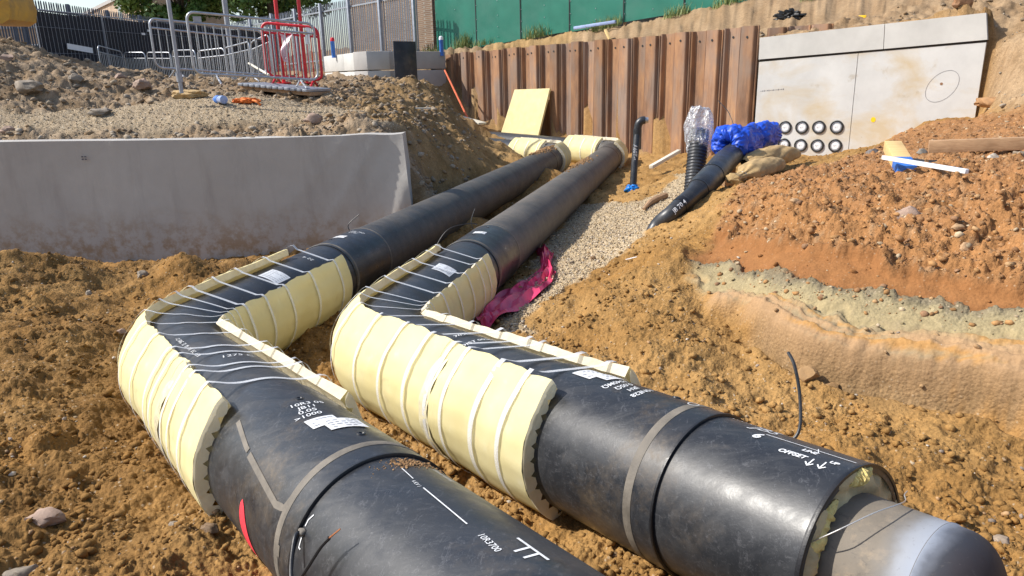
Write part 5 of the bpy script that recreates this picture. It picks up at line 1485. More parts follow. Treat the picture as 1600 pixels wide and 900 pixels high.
# ------------------------------------------------------------------ background: hoarding, buildings, trees, digger bucket
h0, h1 = at(683, 82, 29.3), at(1175, -2, 21.3)
o = thing('green_hoarding', 'green sheet hoarding standing on top of the bank', 'fence', h0)
d = h1 - h0; Lh = np.linalg.norm(d[:2]); dh = d.copy(); dh[2] = 0; dh /= Lh; nb = np.array([dh[1], -dh[0], 0])
if nb @ (CAM - h0) < 0: nb = -nb
npan = 6
for k in range(npan):
    a = h0 + d * (k / npan); c_ = h0 + d * ((k + 1) / npan)
    zb0, zb1 = a[2] - .05 + random.uniform(-.03, .03), c_[2] - .05
    G0 = np.array([[np.array([*(a[:2] * (1 - u) + c_[:2] * u), (zb0 * (1 - u) + zb1 * u) + v * 2.6]) + nb * (.008 * math.sin(8 * u + k) + .01 * (k % 2)) for u in np.linspace(.002, .998, 6)] for v in (0, .5, 1)])
    b = MB(); b.shell(G0, G0 - nb * .018); pn_ = b.build('hoarding_panel', M['green_board'], o, fixn=True)
    b = MB()
    for v in (.25, .6, 1.0, 1.5, 2.0):
        for u in (.02, .5): 
            p = a * (1 - u) + c_ * u; p = np.array([p[0], p[1], zb0 * (1 - u) + zb1 * u + v]) + nb * (.012 + .01 * (k % 2)); b.tube([p, p + nb * .012], .014, 6)
    q = b.build('bolt_heads', M['galv_dull'], pn_); q['kind'] = 'stuff'
    MB().box(np.array([*a[:2], a[2] + 1.2]) - nb * .09, (.1, .1, 2.7)).build('support_post', M['wood'], o)
    if k: MB().box(np.array([*a[:2], a[2] + 1.24]) + nb * .022, (.035, .012, 2.58), np.stack([dh, nb, np.array([0, 0, 1.])], 1)).build('cover_strip', M['weld_dark'], o)
o = thing('brick_building', 'brown brick building corner between the grey fence and the green hoarding', 'building', at(665, 90, 30.2))
c0, c1 = at(684, 60, 30.0), at(545, 60, 35.5); c0[2] = c1[2] = 4.4; d = c1 - c0; Lb = np.linalg.norm(d); d /= Lb; nb = np.array([d[1], -d[0], 0])
if nb @ (CAM - c0) > 0: nb = -nb
MB().box((c0 + c1) / 2 + nb * 2, (Lb, 4, 5.2), np.stack([d, nb, np.array([0, 0, 1.])], 1)).build('wall', M['brick_brown'], o)
MB().box((c0 + c1) / 2 + nb * 2 + np.array([0, 0, 2.7]), (Lb + .2, 4.2, .2), np.stack([d, nb, np.array([0, 0, 1.])], 1)).build('roof', M['concrete_dull'], o)
MB().box(c0 - nb * .05 + d * .5, (.75, .14, 5.0), np.stack([d, nb, np.array([0, 0, 1.])], 1)).build('pier', M['brick_brown'], o)
def building(p, q, ztop, depth_, mat, label, wins):
    p, q = np.array(p), np.array(q); p[2] = q[2] = 0; d = q - p; L = np.linalg.norm(d); d /= L; nb = np.array([-d[1], d[0], 0])
    if nb @ (p - CAM) < 0: nb = -nb
    o = thing('brick_building', label, 'building', p)
    Mx = np.stack([d, nb, np.array([0, 0, 1.])], 1)
    MB().box((p + q) / 2 + nb * depth_ / 2 + np.array([0, 0, ztop / 2]), (L, depth_, ztop), Mx).build('wall', mat, o)
    MB().box((p + q) / 2 + nb * depth_ / 2 + np.array([0, 0, ztop + .1]), (L + .3, depth_ + .3, .25), Mx).build('roof', M['concrete_dull'], o)
    for s_, z, w, h in wins:
        fr = MB().box(p + d * s_ - nb * .0 + np.array([0, 0, z]), (w + .16, .10, h + .16), Mx).build('window', M['white_plastic'], o)
        MB().box(p + d * s_ - nb * .03 + np.array([0, 0, z]), (w, .08, h), Mx).build('pane', M['glass_dark'], fr)
building(at(-60, 60, 46), at(96, 60, 46), 1.855 + (131 - 47) / FPX * 46, 10, M['brick_tan'], 'low tan brick building behind the dark fence, far left', [(2, 3.6, 1.2, 1.2), (4.6, 3.6, 1.2, 1.2)])
building(at(126, 40, 72), at(236, 40, 50), 8.0, 5, M['brick_tan'], 'tall tan brick building beyond the dark fence', [(3, 6.4, 1.1, 1.5), (12, 6.4, 1.1, 1.5), (20, 7.0, 1.2, 1.0), (3, 3.6, 1.1, 1.5), (12, 3.6, 1.1, 1.5)])
def tree(c, rx, rz, n, trunk_z, label, seed):
    rg = np.random.default_rng(seed); c = np.array(c, float)
    base = np.array([c[0], c[1], trunk_z]); o = thing('tree', label, 'tree', base, 'trees behind the fence')
    b = MB(); b.tube([base, base + np.array([.1, .05, (c[2] - trunk_z) * .5]), c], [.30, .22, .1], 10)
    for k in range(7):
        a = k * 2.4; e = c + np.array([math.cos(a) * rx * .6, math.sin(a) * rx * .6, rg.uniform(-.3, .5) * rz]); b.tube([base + np.array([.1, .05, (c[2] - trunk_z) * rg.uniform(.5, .9)]), (c + e) / 2, e], [.1, .06, .02], 6)
    b.build('trunk', M['bark'], o)
    cl = rg.normal(size=(46, 3)); cl /= np.linalg.norm(cl, axis=1)[:, None]; cl *= rg.uniform(.35, 1, (46, 1)) ** .5
    cl = cl * np.array([rx, rx, rz]) + c; cr = rg.uniform(.45, 1.0, 46) * rx * .27
    k = rg.integers(0, 46, n); dv = rg.normal(size=(n, 3)); dv /= np.linalg.norm(dv, axis=1)[:, None]
    P = cl[k] + dv * (cr[k] * rg.uniform(.3, 1, n) ** .4)[:, None]
    u = rg.normal(size=(n, 3)); u /= np.linalg.norm(u, axis=1)[:, None]; w = np.cross(u, dv); w /= np.linalg.norm(w, axis=1)[:, None] + 1e-6
    s_ = rg.uniform(.09, .19, (n, 1))
    V = np.stack([P - u * s_, P + w * s_ * .55, P + u * s_, P - w * s_ * .55], 1).reshape(-1, 3)
    F = np.arange(n * 4).reshape(n, 4)
    me = bpy.data.meshes.new('crown'); me.from_pydata((V - base).tolist(), [], F.tolist()); me.update(); link('crown', me, M['leaf'], o)
tree(at(275, -30, 43), 3.6, 2.6, 24000, 1.9, 'leafy green tree behind the fence, left one of the pair', 3)
tree(at(415, -40, 44), 4.0, 2.6, 24000, 1.9, 'leafy green tree behind the fence, right one by the red posts', 4)
# digger bucket hanging in at the top left corner
bk = at(2, 22, 15.0)
o = thing('digger_bucket', 'yellow digger bucket hanging into the top left corner', 'digger bucket', bk)
Mx = rotz(.35)
prof = [(-.45, .42), (-.42, -.10), (-.25, -.20), (.25, -.22), (.40, -.14), (.46, .10), (.40, .42)]
b = MB(); G0 = np.array([[(np.array([x, y, z]) @ Mx.T) + bk for (x, z) in prof] for y in (-.5, .5)]); b.shell(G0, np.array([[(np.array([x * .93, y * .98, z * .93 + .03]) @ Mx.T) + bk for (x, z) in prof] for y in (-.5, .5)]))
b.build('bucket_shell', M['yellow_paint'], o, fixn=True)
for y in (-.5, .5):
    b = MB(); n0 = [(np.array([x, y, z]) @ Mx.T) + bk for (x, z) in prof]; n1 = [(np.array([x, y * 1.04, z]) @ Mx.T) + bk for (x, z) in prof]; k = len(prof)
    b.add(n0 + n1, [list(range(k)), [k + i for i in range(k)][::-1]] + [(i, (i + 1) % k, k + (i + 1) % k, k + i) for i in range(k)]); b.build('side_plate', M['yellow_paint'], o, fixn=True)
MB().box(bk + np.array([.05, -.30, .1]) @ Mx.T * 0 + bk * 0 + np.array([0, 0, 0]) + (np.array([.1, -.53, .1]) @ Mx.T) , (.03, .02, .5), Mx).build('weld_seam', M['weld_dark'], o)
MB().bar(bk + np.array([0, 0, .3]), bk + np.array([-1.6, .8, 2.6]), .28, .34, (0, 0, 1), .02).build('digger_arm', M['yellow_paint'], o)
MB().tube([bk + np.array([-.2, .1, .9]), bk + np.array([-1.4, .7, 2.9])], .06, 10).build('ram', M['galv'], o)

# ------------------------------------------------------------------ loose things in the pit
def noisy_blob(c, size, Mx, sub, amp, scale, seed, flat=0.0, ex=2.0):
    bm = bmesh.new(); bmesh.ops.create_icosphere(bm, subdivisions=sub, radius=1.0); bm.verts.index_update()
    V = np.array([v.co[:] for v in bm.verts]); F = [[v.index for v in f.verts] for f in bm.faces]; bm.free()
    if ex != 2.0:
        m = (np.abs(V) ** ex).sum(1) ** (1 / ex); V = V / m[:, None]
    n = fbm(V[:, 0] * 1.0 + seed, V[:, 1] + V[:, 2] * .7 + seed * 2, scale, 4, seed) + fbm(V[:, 2] * 1.0 + seed, V[:, 0] - V[:, 1] * .6, scale, 4, seed + 9)
    V = V * (1 + amp * n[:, None]); V[:, 2] = np.where(V[:, 2] < 0, V[:, 2] * (1 - flat), V[:, 2])
    V = V * np.array(size) @ np.array(Mx).T + np.array(c); return V, F

# leaning foam board
WQ = WP - WN * .22
tl, tr = onplane(804, 140, WQ, WN), onplane(859, 138, WQ, WN); bl, br = onplane(783, 207, WP - WN * .62, WN), onplane(843, 209, WP - WN * .62, WN)
ex = (bl - tl) * .25
b = MB(); G0 = np.array([[(tl * (1 - u) + tr * u) * (1 - v) + ((bl + ex) * (1 - u) + (br + ex) * u) * v for u in np.linspace(0, 1, 5)] for v in np.linspace(0, 1, 6)])
nrm = np.cross(tr - tl, bl - tl); nrm /= np.linalg.norm(nrm)
if nrm @ (CAM - tl) > 0: nrm = -nrm
b.shell(G0, G0 + nrm * .06); tag(b.build('foam_board', M['foam'], None, fixn=True, angle=30), 'pale yellow foam board leaning against the sheet piles', 'board')
# orange rod and white plank left of the board
p0, p1 = at(695, 110, 26.2), at(740, 204, 24.2)
b = MB(); b.tube([p0, p1], .035, 8); tag(b.build('orange_rod', simple('orange_paint', (.62, .13, .05), .5), None), 'thin orange rod leaning on the concrete blocks', 'rod')
b = MB(); b.bar(at(708, 180, 25.0), at(754, 193, 23.6), .30, .06, (0, 0, 1), .006); tag(b.build('white_plank', M['wood_pale'], None), 'white plank lying at the foot of the sheet piles', 'plank')
# standpipe
g = on_ground(988, 300); top = at(996, 205, float(np.linalg.norm(g - CAM) / np.linalg.norm(sight(988, 300))))
o = thing('standpipe', 'thin black standpipe with an elbow and blue foot', 'standpipe', g)
dep = float(np.linalg.norm(g - CAM) / np.linalg.norm(sight(988, 300)))
r = .062
top[2] = at(997, 196, dep)[2]
path = [g - np.array([0, 0, .1]), g * .5 + top * .5, top - np.array([0, 0, .12])]
MB().tube(path, r, 16).build('riser', M['pe_black'], o)
MB().tube([top - np.array([0, 0, .42]), top - np.array([0, 0, .06])], r * 1.22, 16).build('socket', M['pe_black'], o)
el = smooth_path([top - np.array([0, 0, .08]), top + np.array([.02, 0, .03]), top + np.array([.07, .01, .085]), top + np.array([.13, .02, .095])]); MB().tube(el, r * 1.12, 16).build('elbow', M['pe_black'], o)
MB().tube([top + np.array([.125, .02, .095]), top + np.array([.185, .03, .095])], r * .8, 12).build('spigot', M['galv'], o)
V, F = noisy_blob(g + np.array([0, 0, .05]), (.13, .13, .085), np.eye(3), 4, .22, .4, 5); b = MB(); b.add(V, F); b.build('blue_foot', M['cyan_plastic'], o, angle=20)
V_, F_ = text_mesh('A60T-4', .15, 0, .1, .001)
cx = (g + top) / 2 + np.array([0, 0, .12]); vd = CAM - cx; vd[2] = 0; vd /= np.linalg.norm(vd); sd = np.array([-vd[1], vd[0], 0])
b = MB(); b.add([cx + np.array([0, 0, 1.]) * (-x * 1.0) + (vd * math.cos(y / r) + sd * math.sin(-y / r) * -1) * (r + .003) for x, y, _ in V_ * .62], F_); b.build('writing', M['marker_white'], o, smooth=False)
# corrugated duct with clear bag
g = on_ground(1082, 312); dep = float(np.linalg.norm(g - CAM) / np.linalg.norm(sight(1082, 312))); tp = at(1095, 188, dep + .15); tp[0:2] = tp[0:2]
o = thing('corrugated_duct', 'upright black corrugated duct with a clear plastic bag over its top', 'duct', g)
ax = tp - g; La = np.linalg.norm(ax); ax /= La; n = int(La / .012)
rr_ = [.138 + .008 * math.sin(k * math.pi / 2.0) for k in range(n)]; MB().tube([g - ax * .15 + ax * (La * k / n) for k in range(n)], rr_, 24).build('duct', M['pe_black'], o, angle=80)
V, F = noisy_blob(tp - ax * .20, (.205, .205, .38), np.eye(3), 5, .13, .8, 8, ex=2.6); b = MB(); b.add(V, F); b.build('clear_bag', M['clear_film'], o, angle=25)
# big black pipe with blue plastic and sandbags
_g0, _g1 = ground_at(1004, 372), ground_at(1024, 355)
_dg = float((_g1 - CAM) @ np.array([-math.sin(YAW) * math.cos(PITCH), math.cos(YAW) * math.cos(PITCH), -math.sin(PITCH)]))
pts = [_g0 - np.array([0, 0, .30]), _g1 - np.array([0, 0, .02]), at(1050, 333, _dg * .55 + 8.3 * .45), at(1085, 302, 8.65), at(1112, 276, 9.2), at(1133, 252, 9.9), at(1160, 230, 10.8), at(1188, 214, 11.5), at(1207, 209, 11.9)]
sp = smooth_path(pts, 6); rad_ = np.interp(np.linspace(0, 8, len(sp)), [0, 1, 2, 3, 3.3, 4, 5, 6, 8], [.085, .09, .095, .105, .15, .155, .16, .15, .14])
o = thing('drain_pipe', 'black bent pipe wrapped in blue plastic at its upper end', 'pipe', pts[1])
MB().tube(sp, rad_, 24).build('pipe_body', M['pe_black'], o, angle=60)
for k in (14, 19, 24): MB().tube([sp[k], sp[k + 1]], rad_[k] + .006, 24).build('tape_band', M['weld_dark'], o)
V_, F_ = text_mesh('JB 70 4', .075, 0, .1, .001)
c = sp[13]; tdir = sp[14] - sp[12]; tdir /= np.linalg.norm(tdir); vd = CAM - c; vd -= (vd @ tdir) * tdir; vd /= np.linalg.norm(vd); sd = np.cross(vd, tdir)
b = MB(); rr0 = .112
b.add([c + tdir * x + (vd * math.cos(y / rr0) + sd * math.sin(y / rr0)) * rr0 for x, y, _ in V_], F_); b.build('writing', M['marker_white'], o, smooth=False)
# blue wrap: crumpled sleeve with an open mouth on the near side
def crumple_sleeve(c0, c1, r0, r1, seed, nu=54, nv=96, amp=.22):
    c0, c1 = np.array(c0), np.array(c1); d = c1 - c0; L = np.linalg.norm(d); d /= L; sx = np.cross(d, (0, 0, 1.)); sx /= np.linalg.norm(sx); sz = np.cross(sx, d)
    U, Vv = np.meshgrid(np.linspace(0, 1, nu), np.linspace(0, 2 * math.pi, nv), indexing='ij')
    rr = r0 + (r1 - r0) * U
    rr = rr * (1 + amp * (fbm((np.cos(Vv) * 1.3 + U * 2.2 + seed).ravel(), (np.sin(Vv) * 1.3 + U * .8).ravel(), .9, 3, seed, .5).reshape(U.shape)))
    rr *= 1 + .10 * np.abs(np.sin(Vv * 7 + 4 * fbm((U * 3).ravel(), Vv.ravel(), 1.2, 2, seed + 3).reshape(U.shape))) * (.4 + .6 * U)
    rr *= (np.clip(U / .10, 0, 1) ** .5 * .30 + .70) * (np.clip((1 - U) / .12, .05, 1) ** .5)
    P = c0 + d * (U * L)[..., None] + rr[..., None] * (np.cos(Vv)[..., None] * sx + np.sin(Vv)[..., None] * sz)
    # turned-in mouth
    mouth = [P]
    G = np.concatenate([np.stack([c0 + d * L * .25 + (P[0] - c0) * .45, c0 + d * L * .10 + (P[0] - c0) * .6, c0 - d * .01 + (P[0] - c0) * .8]), P], 0)
    return G
def crumple_ring(c, axis, R0, r0, seed, nu=90, nv=40):
    c = np.array(c); axis = np.array(axis) / np.linalg.norm(axis); sx = np.cross(axis, (0, 0, 1.)); sx /= np.linalg.norm(sx); sz = np.cross(sx, axis)
    U, Vv = np.meshgrid(np.linspace(0, 2 * math.pi, nu), np.linspace(0, 2 * math.pi, nv), indexing='ij')
    n1 = fbm((np.cos(U) * 2 + np.cos(Vv) * .7 + seed).ravel(), (np.sin(U) * 2 + np.sin(Vv) * .7).ravel(), .8, 4, seed, .55).reshape(U.shape)
    fold = np.abs(np.sin(U * 9.5 + 2.2 * np.sin(Vv) + 3 * n1)) ** .7
    rr = r0 * (.90 + .20 * n1 + .13 * fold)
    Rm = R0 * (1 + .10 * np.sin(2 * U + seed) + .05 * np.sin(3 * U))
    P = c + (Rm + rr * np.cos(Vv))[..., None] * (np.cos(U)[..., None] * sx + np.sin(U)[..., None] * sz) + (rr * 1.15 * np.sin(Vv))[..., None] * axis
    return P
axp = at(1174, 212, 11.2) - at(1128, 228, 10.3)
b = MB(); b.grid(crumple_ring(at(1140, 226, 10.3), axp, .155, .112, 4)); b.build('blue_wrap', M['blue_plastic'], o, angle=40)
b = MB(); b.grid(crumple_sleeve(at(1146, 224, 10.5), at(1180, 214, 11.2), .235, .19, 4, amp=.14)); b.build('blue_wrap', M['blue_plastic'], o, angle=40)
b = MB(); b.grid(crumple_sleeve(at(1180, 212, 11.0), at(1206, 209, 11.6), .18, .185, 9, amp=.14)); b.build('blue_wrap', M['blue_plastic'], o, angle=40)
MB().tube([sp[-9] + np.array([0, 0, .015]), sp[-7] + np.array([0, 0, .015])], .20, 20).build('tape_band', M['pe_black'], o)
MB().tube(smooth_path([at(1147, 198, 10.9), at(1138, 175, 11.0), at(1122, 157, 11.1)]), .006, 6).build('loose_wire', M['cable'], o)
def sandbag(c0, c1, w, h, seed, label, tie):
    c0, c1 = np.array(c0), np.array(c1); o = thing('sandbag', label, 'sandbag', (c0 + c1) / 2 - np.array([0, 0, h]), 'hessian sandbags by the black pipe')
    d = c1 - c0; L = np.linalg.norm(d); d /= L; sx = np.cross(d, (0, 0, 1.)); sx /= np.linalg.norm(sx); sz = np.cross(sx, d)
    nu, nv = 44, 56; U, Vv = np.meshgrid(np.linspace(0, 1, nu), np.linspace(0, 2 * math.pi, nv), indexing='ij')
    env = np.sin(np.clip(U, .012, .988) * math.pi) ** .42
    if tie: env = np.where(U > .80, .30 + .25 * np.abs(U - .87) / .13, env); env = np.where((U > .70) & (U <= .80), .30 + (env - .30) * ((.80 - U) / .10), env); env *= np.clip((1 - U) / .012, .03, 1)
    f = 1 + .10 * fbm((np.cos(Vv) + U * 2 + seed).ravel(), (np.sin(Vv) + U).ravel(), .6, 4, seed).reshape(U.shape)
    f *= 1 + .05 * np.sin(Vv * 9 + 3 * U) * sstep(.45, .8, U)
    P = c0 + d * (U * L)[..., None] + (env * f)[..., None] * ((np.cos(Vv) * w)[..., None] * sx + (np.sin(Vv) * h * np.where(np.sin(Vv) < 0, .7, 1))[..., None] * sz)
    b = MB(); b.grid(P); b.build('bag', M['hessian'], o, angle=60)
    if tie:
        c = c0 + d * L * .80; b = MB(); b.tube([c + .34 * (math.cos(a) * sx * w + math.sin(a) * sz * h) for a in np.linspace(0, 2 * math.pi, 16)], .008, 6); b.build('tie_string', M['wood_pale'], o)
sandbag(at(1246, 240, 11.0), at(1162, 254, 10.1), .21, .165, 3, 'plump hessian sandbag under the blue wrapping, upper one', False)
sandbag(at(1222, 254, 10.1), at(1142, 281, 9.0), .18, .15, 6, 'hessian sandbag with a tied neck, lower one', True)
MB()
b = MB(); b.box(at(1138, 272, 10.6), (.16, .14, .34), rotz(.4), .006); tag(b.build('timber_block', M['wood'], None), 'short timber block propping the bent black pipe', 'timber')
# timber, rod and stake on the right bank
def bar_on(px0, py0, d0, px1, py1, d1, w, h, name, mat, label, cat, bev=.004):
    b = MB(); b.bar(at(px0, py0, d0), at(px1, py1, d1), w, h, (0, 0, 1), bev); return tag(b.build(name, mat, None), label, cat)
def gd(px, py):
    g = on_ground(px, py); return float((g - CAM) @ np.array([-math.sin(YAW) * math.cos(PITCH), math.cos(YAW) * math.cos(PITCH), -math.sin(PITCH)]))
d0 = gd(1470, 250)
bar_on(1451, 229, d0 - .12, 1690, 221, d0 - .7, .10, .0148 * d0 + .01, 'timber_beam', M['wood'], 'long brown timber beam lying on the right bank', 'timber')
d1 = gd(1440, 268)
bar_on(1380, 246, gd(1412, 275) + .08, 1511, 268, gd(1512, 288) - .15, .035, .0052 * d1, 'white_rod', M['white_plastic'], 'thin white plastic strip lying across the right bank', 'strip')
d2 = gd(1412, 275)
pa, pb = at(1394, 228, d2 + .75), at(1417, 268, d2 - .05)
o = thing('timber_stake', 'short timber stake with a blue painted end', 'timber', pa)
b = MB(); pm_ = pa + (pb - pa) * .66; b.bar(pa, pm_, .023 * d2, .016 * d2, (0, 0, 1), .004); b.build('stake', M['wood_fresh'], o); b = MB(); b.bar(pm_, pb, .0232 * d2, .0162 * d2, (0, 0, 1), .004); b.build('blue_end', M['blue_paint'], o)
d3 = gd(1480, 262)
bar_on(1458, 256, d3 + .15, 1506, 264, d3 - .1, .05, .04, 'timber_offcut', M['wood'], 'small timber offcut below the long beam', 'timber')
b = MB(); b.tube(smooth_path([at(1420, 252, d0), at(1455, 256, d0 - .15), at(1490, 252, d0 - .2), at(1530, 247, d0 - .25), at(1580, 242, d0 - .3)]), .042, 10); tag(b.build('black_hose', M['cable'], None), 'black hose lying under the long timber beam', 'hose')
V, F = noisy_blob(at(1486, 252, d0 - .35), (.05, .04, .03), np.eye(3), 3, .3, .4, 3); b = MB(); b.add(V, F); tag(b.build('blue_scrap', M['blue_plastic'], None), 'scrap of dark blue plastic beside the timber beam', 'scrap')
# pink sheet
cl = [(847, 394, 13, 2), (853, 404, 13, 3), (852, 416, 8, 2), (857, 428, 12, 3), (845, 444, 17, 5), (823, 460, 16, 8), (795, 480, 17, 9), (765, 500, 16, 8), (742, 514, 14, 8)]
cc = np.array(cl, float); rows = []
ii_ = np.linspace(0, len(cl) - 1, 60)
for t_ in ii_:
    px, py, hw, hh = [np.interp(t_, range(len(cl)), cc[:, k]) for k in range(4)]
    row = []
    for v in np.linspace(-1, 1, 13):
        g = ground_at(px + v * hw, py + v * hh); g[2] += .045 + .030 * math.sin(5 * v + t_ * 2.3) + .022 * math.sin(11 * v - t_ * 3.1) + .06 * (1 - v * v) * (.5 + .5 * math.sin(t_ * 1.1)); row.append(g)
    rows.append(row)
b = MB(); b.grid(np.array(rows)); tag(b.build('pink_sheet', M['pink_film'], None, angle=50), 'crumpled strip of bright pink plastic sheet beside the pipe', 'plastic sheet')
# battens, scraps
def lay(px0, py0, px1, py1, w, h, name, mat, label, cat, lift=.02):
    a, c_ = on_ground(px0, py0), on_ground(px1, py1); a[2] += lift; c_[2] += lift; b = MB(); b.bar(a, c_, w, h, (0, 0, 1), .002); return tag(b.build(name, mat, None), label, cat)
bar_on(1017, 261, 15.2, 1061, 236, 16.0, .09, .07, 'pale_batten', M['wood_pale'], 'pale batten lying on the soil by the sheet piles', 'batten')
lay(978, 409, 995, 411, .012, .008, 'white_stick', M['white_plastic'], 'short white stick lying on the loose soil heap', 'stick')
o = None
cb = [on_ground(px, py) + np.array([0, 0, .05]) for px, py in ((1006, 332), (1016, 323), (1028, 317), (1040, 312))]
b = MB(); b.tube(smooth_path(cb), np.interp(np.linspace(0, 3, 19), [0, 1, 2, 3], [.02, .045, .06, .05]), 8); tag(b.build('driftwood', M['wood'], None), 'curved brown root lying on the gravel', 'root')
# things on the yard
def flat_on(px, py, lift=0): g = on_ground(px, py); g[2] += lift; return g
g = flat_on(344, 163, .06); e = flat_on(322, 156, .06); 
o = thing('water_bottle', 'pale blue plastic water bottle lying on the gravel yard', 'bottle', g)
d = g - e; d[2] = 0; d /= np.linalg.norm(d); s0 = g - d * .24
MB().tube([s0 + d * t_ for t_ in (0, .01, .05, .10, .13, .30, .31, .44, .45)], [.02, .022, .03, .062, .066, .064, .068, .066, .03], 18).build('bottle_body', M['blue_pale'], o, angle=50)
MB().tube([s0 - d * .025, s0 + d * .008], .025, 12).build('bottle_cap', M['blue_paint'], o); MB().tube([s0 + d * .14, s0 + d * .26], .0685, 18, caps=False).build('bottle_label', M['blue_paint'], o)
V, F = noisy_blob(flat_on(384, 164, .03), (.22, .10, .05), rotz(YAW - .1), 4, .30, .35, 12); b = MB(); b.add(V, F)
for k in range(4): b.tube(smooth_path([flat_on(390, 163, .05), flat_on(398 + k, 161 + k * 2, .06), flat_on(405 + (k % 2) * 3, 160 + k * 2.6, .02)]), .018, 6)
tag(b.build('work_glove', M['orange_fabric'], None, angle=70), 'orange work gloves lying beside the water bottle', 'gloves')
V, F = noisy_blob(flat_on(296, 154, .05), (.30, .14, .09), rotz(YAW - .05), 4, .16, .5, 15, ex=2.4); b = MB(); b.add(V, F); tag(b.build('tan_bag', M['tan_bag'], None), 'tan paper sack lying left of the water bottle', 'sack')
bar_on(510, 171, 13.2, 673, 169, 13.8, .10, .022, 'thin_board', M['wood_pale'], 'long thin board lying across the spoil behind the grey wall', 'board')
V, F = noisy_blob(at(583, 182, 12.9), (.30, .16, .09), rotz(.3), 3, .14, .6, 18, ex=3); b = MB(); b.add(V, F); tag(b.build('concrete_lump', M['concrete_dull'], None, angle=30), 'flat grey concrete lump under the thin board', 'concrete')
# scraps on the bank
b = MB(); b.box(at(1347, 31, 17.2), (.17, .05, .20), rotz(-.3), .01); tag(b.build('yellow_marker', M['yellow_tag'], None), 'small bright yellow marker above the duct wall', 'marker')
V, F = noisy_blob(on_ground(1232, 30) + np.array([0, 0, .05]), (.28, .1, .12), rotz(-.2), 4, .45, .3, 22); b = MB(); b.add(V, F); tag(b.build('black_scrap', M['black_rubber'], None, angle=25), 'crumpled black plastic scrap on the bank above the duct wall', 'scrap')
b = MB(); b.bar(at(897, 44, 24.3), at(962, 34, 23.3), .10, .10, (0, 0, 1), .02); tag(b.build('blue_strip', M['blue_pale'], None), 'pale blue plastic strip at the foot of the green hoarding', 'strip')
b = MB(); b.bar(at(946, 47, 21.9), at(953, 62, 21.6), .08, .06, (0, 0, 1), .004); tag(b.build('timber_peg', M['wood_fresh'], None), 'small timber peg on top of the sheet piles', 'timber')
g = at(1621, 782, gd(1590, 800) - .02)
b = MB(); b.tube([g + np.array([.0, -.02, -.07]), g + np.array([.02, .01, .07])], .05, 16); tag(b.build('grey_pipe_end', M['pe_dusty'], None), 'grey pipe stub at the right edge of the picture', 'pipe')
# rocks that can be told apart
def rock(px, py, r, col, label, seed, grp='loose rocks', sx=1.0, lift=.25):
    g = on_ground(px, py); d = float((g - CAM) @ np.array([-math.sin(YAW) * math.cos(PITCH), math.cos(YAW) * math.cos(PITCH), -math.sin(PITCH)])); R0 = r / FPX * d
    V, F = stone_mesh(seed, 3, .12); rg = np.random.default_rng(seed)
    n = fbm(V[:, 0] + V[:, 2] + seed, V[:, 1] - V[:, 2] * .5, .7, 4, seed); V = V * (1 + .24 * n[:, None]) * np.array([sx, 1, 1])
    b = MB(); b.add(V @ rotz(YAW + rg.uniform(-.5, .5)).T * R0 + g + np.array([0, 0, R0 * lift]), F.tolist())
    key = 'rock_%d_%d' % (int(col[0] * 1000), int(col[2] * 1000))
    if key not in M: M[key] = simple(key, col, .85, .28, 9, .5, 40)
    tag(b.build('rock', M[key], None, angle=32), label, 'rock', grp)
GR, TN, BR, PK = (.23, .19, .145), (.29, .225, .15), (.24, .15, .08), (.29, .20, .15)
rock(490, 190, 15, PK, 'pinkish rock on the yard edge just above the grey wall', 101)
rock(225, 141, 15, TN, 'rounded pale rock on the yard left of the tan sack', 102)
rock(45, 152, 21, GR, 'largest flat rock on the rubble slope, far left', 103, sx=1.3)
rock(160, 180, 14, GR, 'grey slab of rock on the gravel above the stencil mark', 104, sx=1.3)
rock(118, 128, 12, GR, 'grey rock halfway up the rubble slope', 105)
rock(188, 130, 11, TN, 'pale rock near the crest of the rubble slope', 106)
rock(10, 90, 14, TN, 'tan rock high on the rubble at the left edge', 107)
rock(14, 205, 12, TN, 'tan rock at the left end of the gravel strip', 108)
rock(75, 832, 27, TN, 'broad flat tan rock in the left foreground', 109, sx=1.35)
rock(28, 886, 22, GR, 'grey rock in the bottom left corner', 110)
rock(330, 848, 16, BR, 'round brown cobble below the left foam padding', 111)
rock(276, 836, 9, GR, 'small grey rock left of the round brown cobble', 112)
rock(140, 466, 8, GR, 'small pale rock on the soil under the grey wall', 113)
rock(188, 519, 9, TN, 'small pale rock beside the left foam corner', 114)
rock(222, 433, 10, GR, 'grey rock at the crest of the soil below the wall', 115)
rock(1418, 349, 20, TN, 'angular tan stone jutting from the middle of the gravel face', 116)
rock(1492, 374, 11, (.40, .25, .13), 'round orange cobble in the right gravel face, upper of two', 117, lift=.4)
rock(1506, 393, 12, (.38, .24, .13), 'round orange cobble in the right gravel face, lower of two', 118, lift=.4)
rock(1240, 331, 9, (.40, .25, .13), 'orange cobble at the left of the gravel face', 119, lift=.4)
rock(1273, 355, 7, (.40, .25, .13), 'small orange cobble near the left of the gravel face', 120, lift=.4)
rock(1551, 251, 9, (.48, .43, .36), 'pale round stone under the long timber beam', 121, lift=.5)
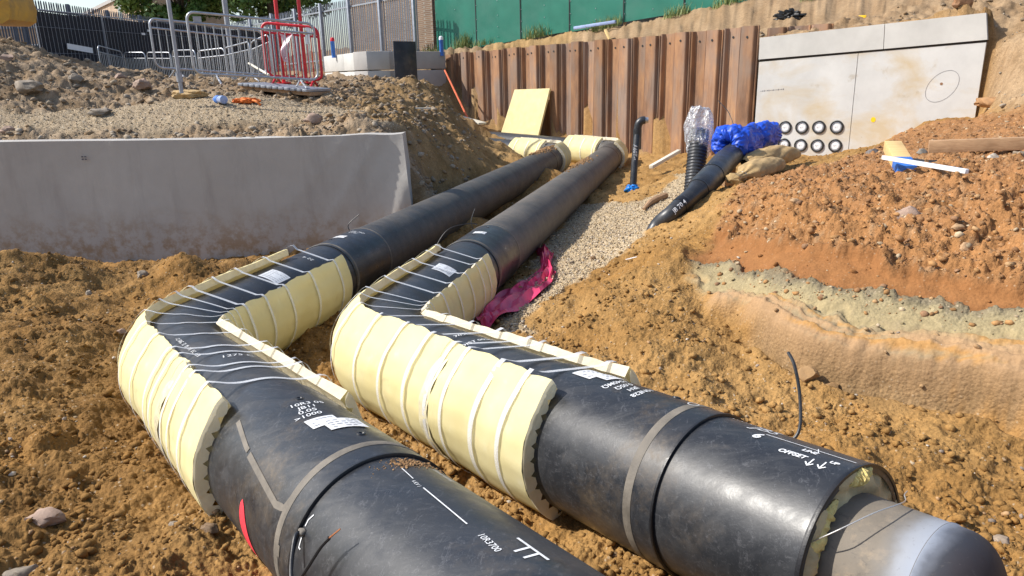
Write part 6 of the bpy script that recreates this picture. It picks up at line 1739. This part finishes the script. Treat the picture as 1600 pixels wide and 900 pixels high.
rock(1590, 250, 11, (.33, .25, .17), 'flat brown stone under the timber beam at the right edge', 122, lift=.5, sx=1.5)
rock(1362, 246, 11, (.16, .14, .13), 'dark grey lump left of the timber stake', 123, lift=.5)
rock(1440, 247, 9, (.20, .18, .15), 'dark stone between stake and beam', 124, lift=.5)
rock(1480, 178, 20, (.26, .14, .07), 'big brown clod on the heap against the duct wall', 125, lift=.4)
rock(1548, 163, 17, (.36, .20, .09), 'orange clod at the right end of the duct wall', 126, lift=.4, sx=1.3)
rock(1262, 603, 17, (.30, .18, .08), 'large soil clod at the foot of the cut face, beside the cable', 127, lift=.4)
rock(1298, 607, 15, (.28, .165, .07), 'large soil clod at the foot of the cut face, right of another', 128, lift=.4)
rock(1568, 838, 14, (.34, .26, .19), 'tan stone beyond the steel end cap', 129)
rock(927, 409, 5, BR, 'small brown stone alone on the pale gravel bed', 130, lift=.6)
# grass along the hoarding
rg = np.random.default_rng(44); V, F = [], []
for px0, px1, py, d0, n, hmax in ((716, 742, 62, 28.2, 260, .55), (742, 775, 58, 27.6, 120, .25), (820, 870, 50, 26.0, 260, .45), (925, 965, 40, 24.0, 240, .35), (1040, 1110, 17, 22.6, 240, .35), (1120, 1180, 8, 21.6, 240, .35), (1250, 1275, 4, 19.8, 80, .25), (660, 684, 82, 28.8, 60, .3)):
    for k in range(n):
        g = at(rg.uniform(px0, px1), py, d0); g = np.array([g[0] + rg.normal() * .12, g[1] + rg.normal() * .12, 0]); g[2] = hbase(g[0], g[1])[0]
        h = hmax * rg.uniform(.4, 1.2); l = rg.normal(size=2) * .3 * h; w = rg.normal(size=2); w /= np.linalg.norm(w); w = np.array([*w, 0]) * .010
        i0 = len(V); m = g + np.array([l[0] * .35, l[1] * .35, h * .6]); t_ = g + np.array([l[0], l[1], h])
        V += [g - w, g + w, m + w * .7, m - w * .7, t_]; F += [(i0, i0 + 1, i0 + 2, i0 + 3), (i0 + 3, i0 + 2, i0 + 4)]
b = MB(); b.add(V, F); tag(b.build('grass', M['grass'], None), 'wild grass along the foot of the green hoarding', 'grass', kind='stuff')
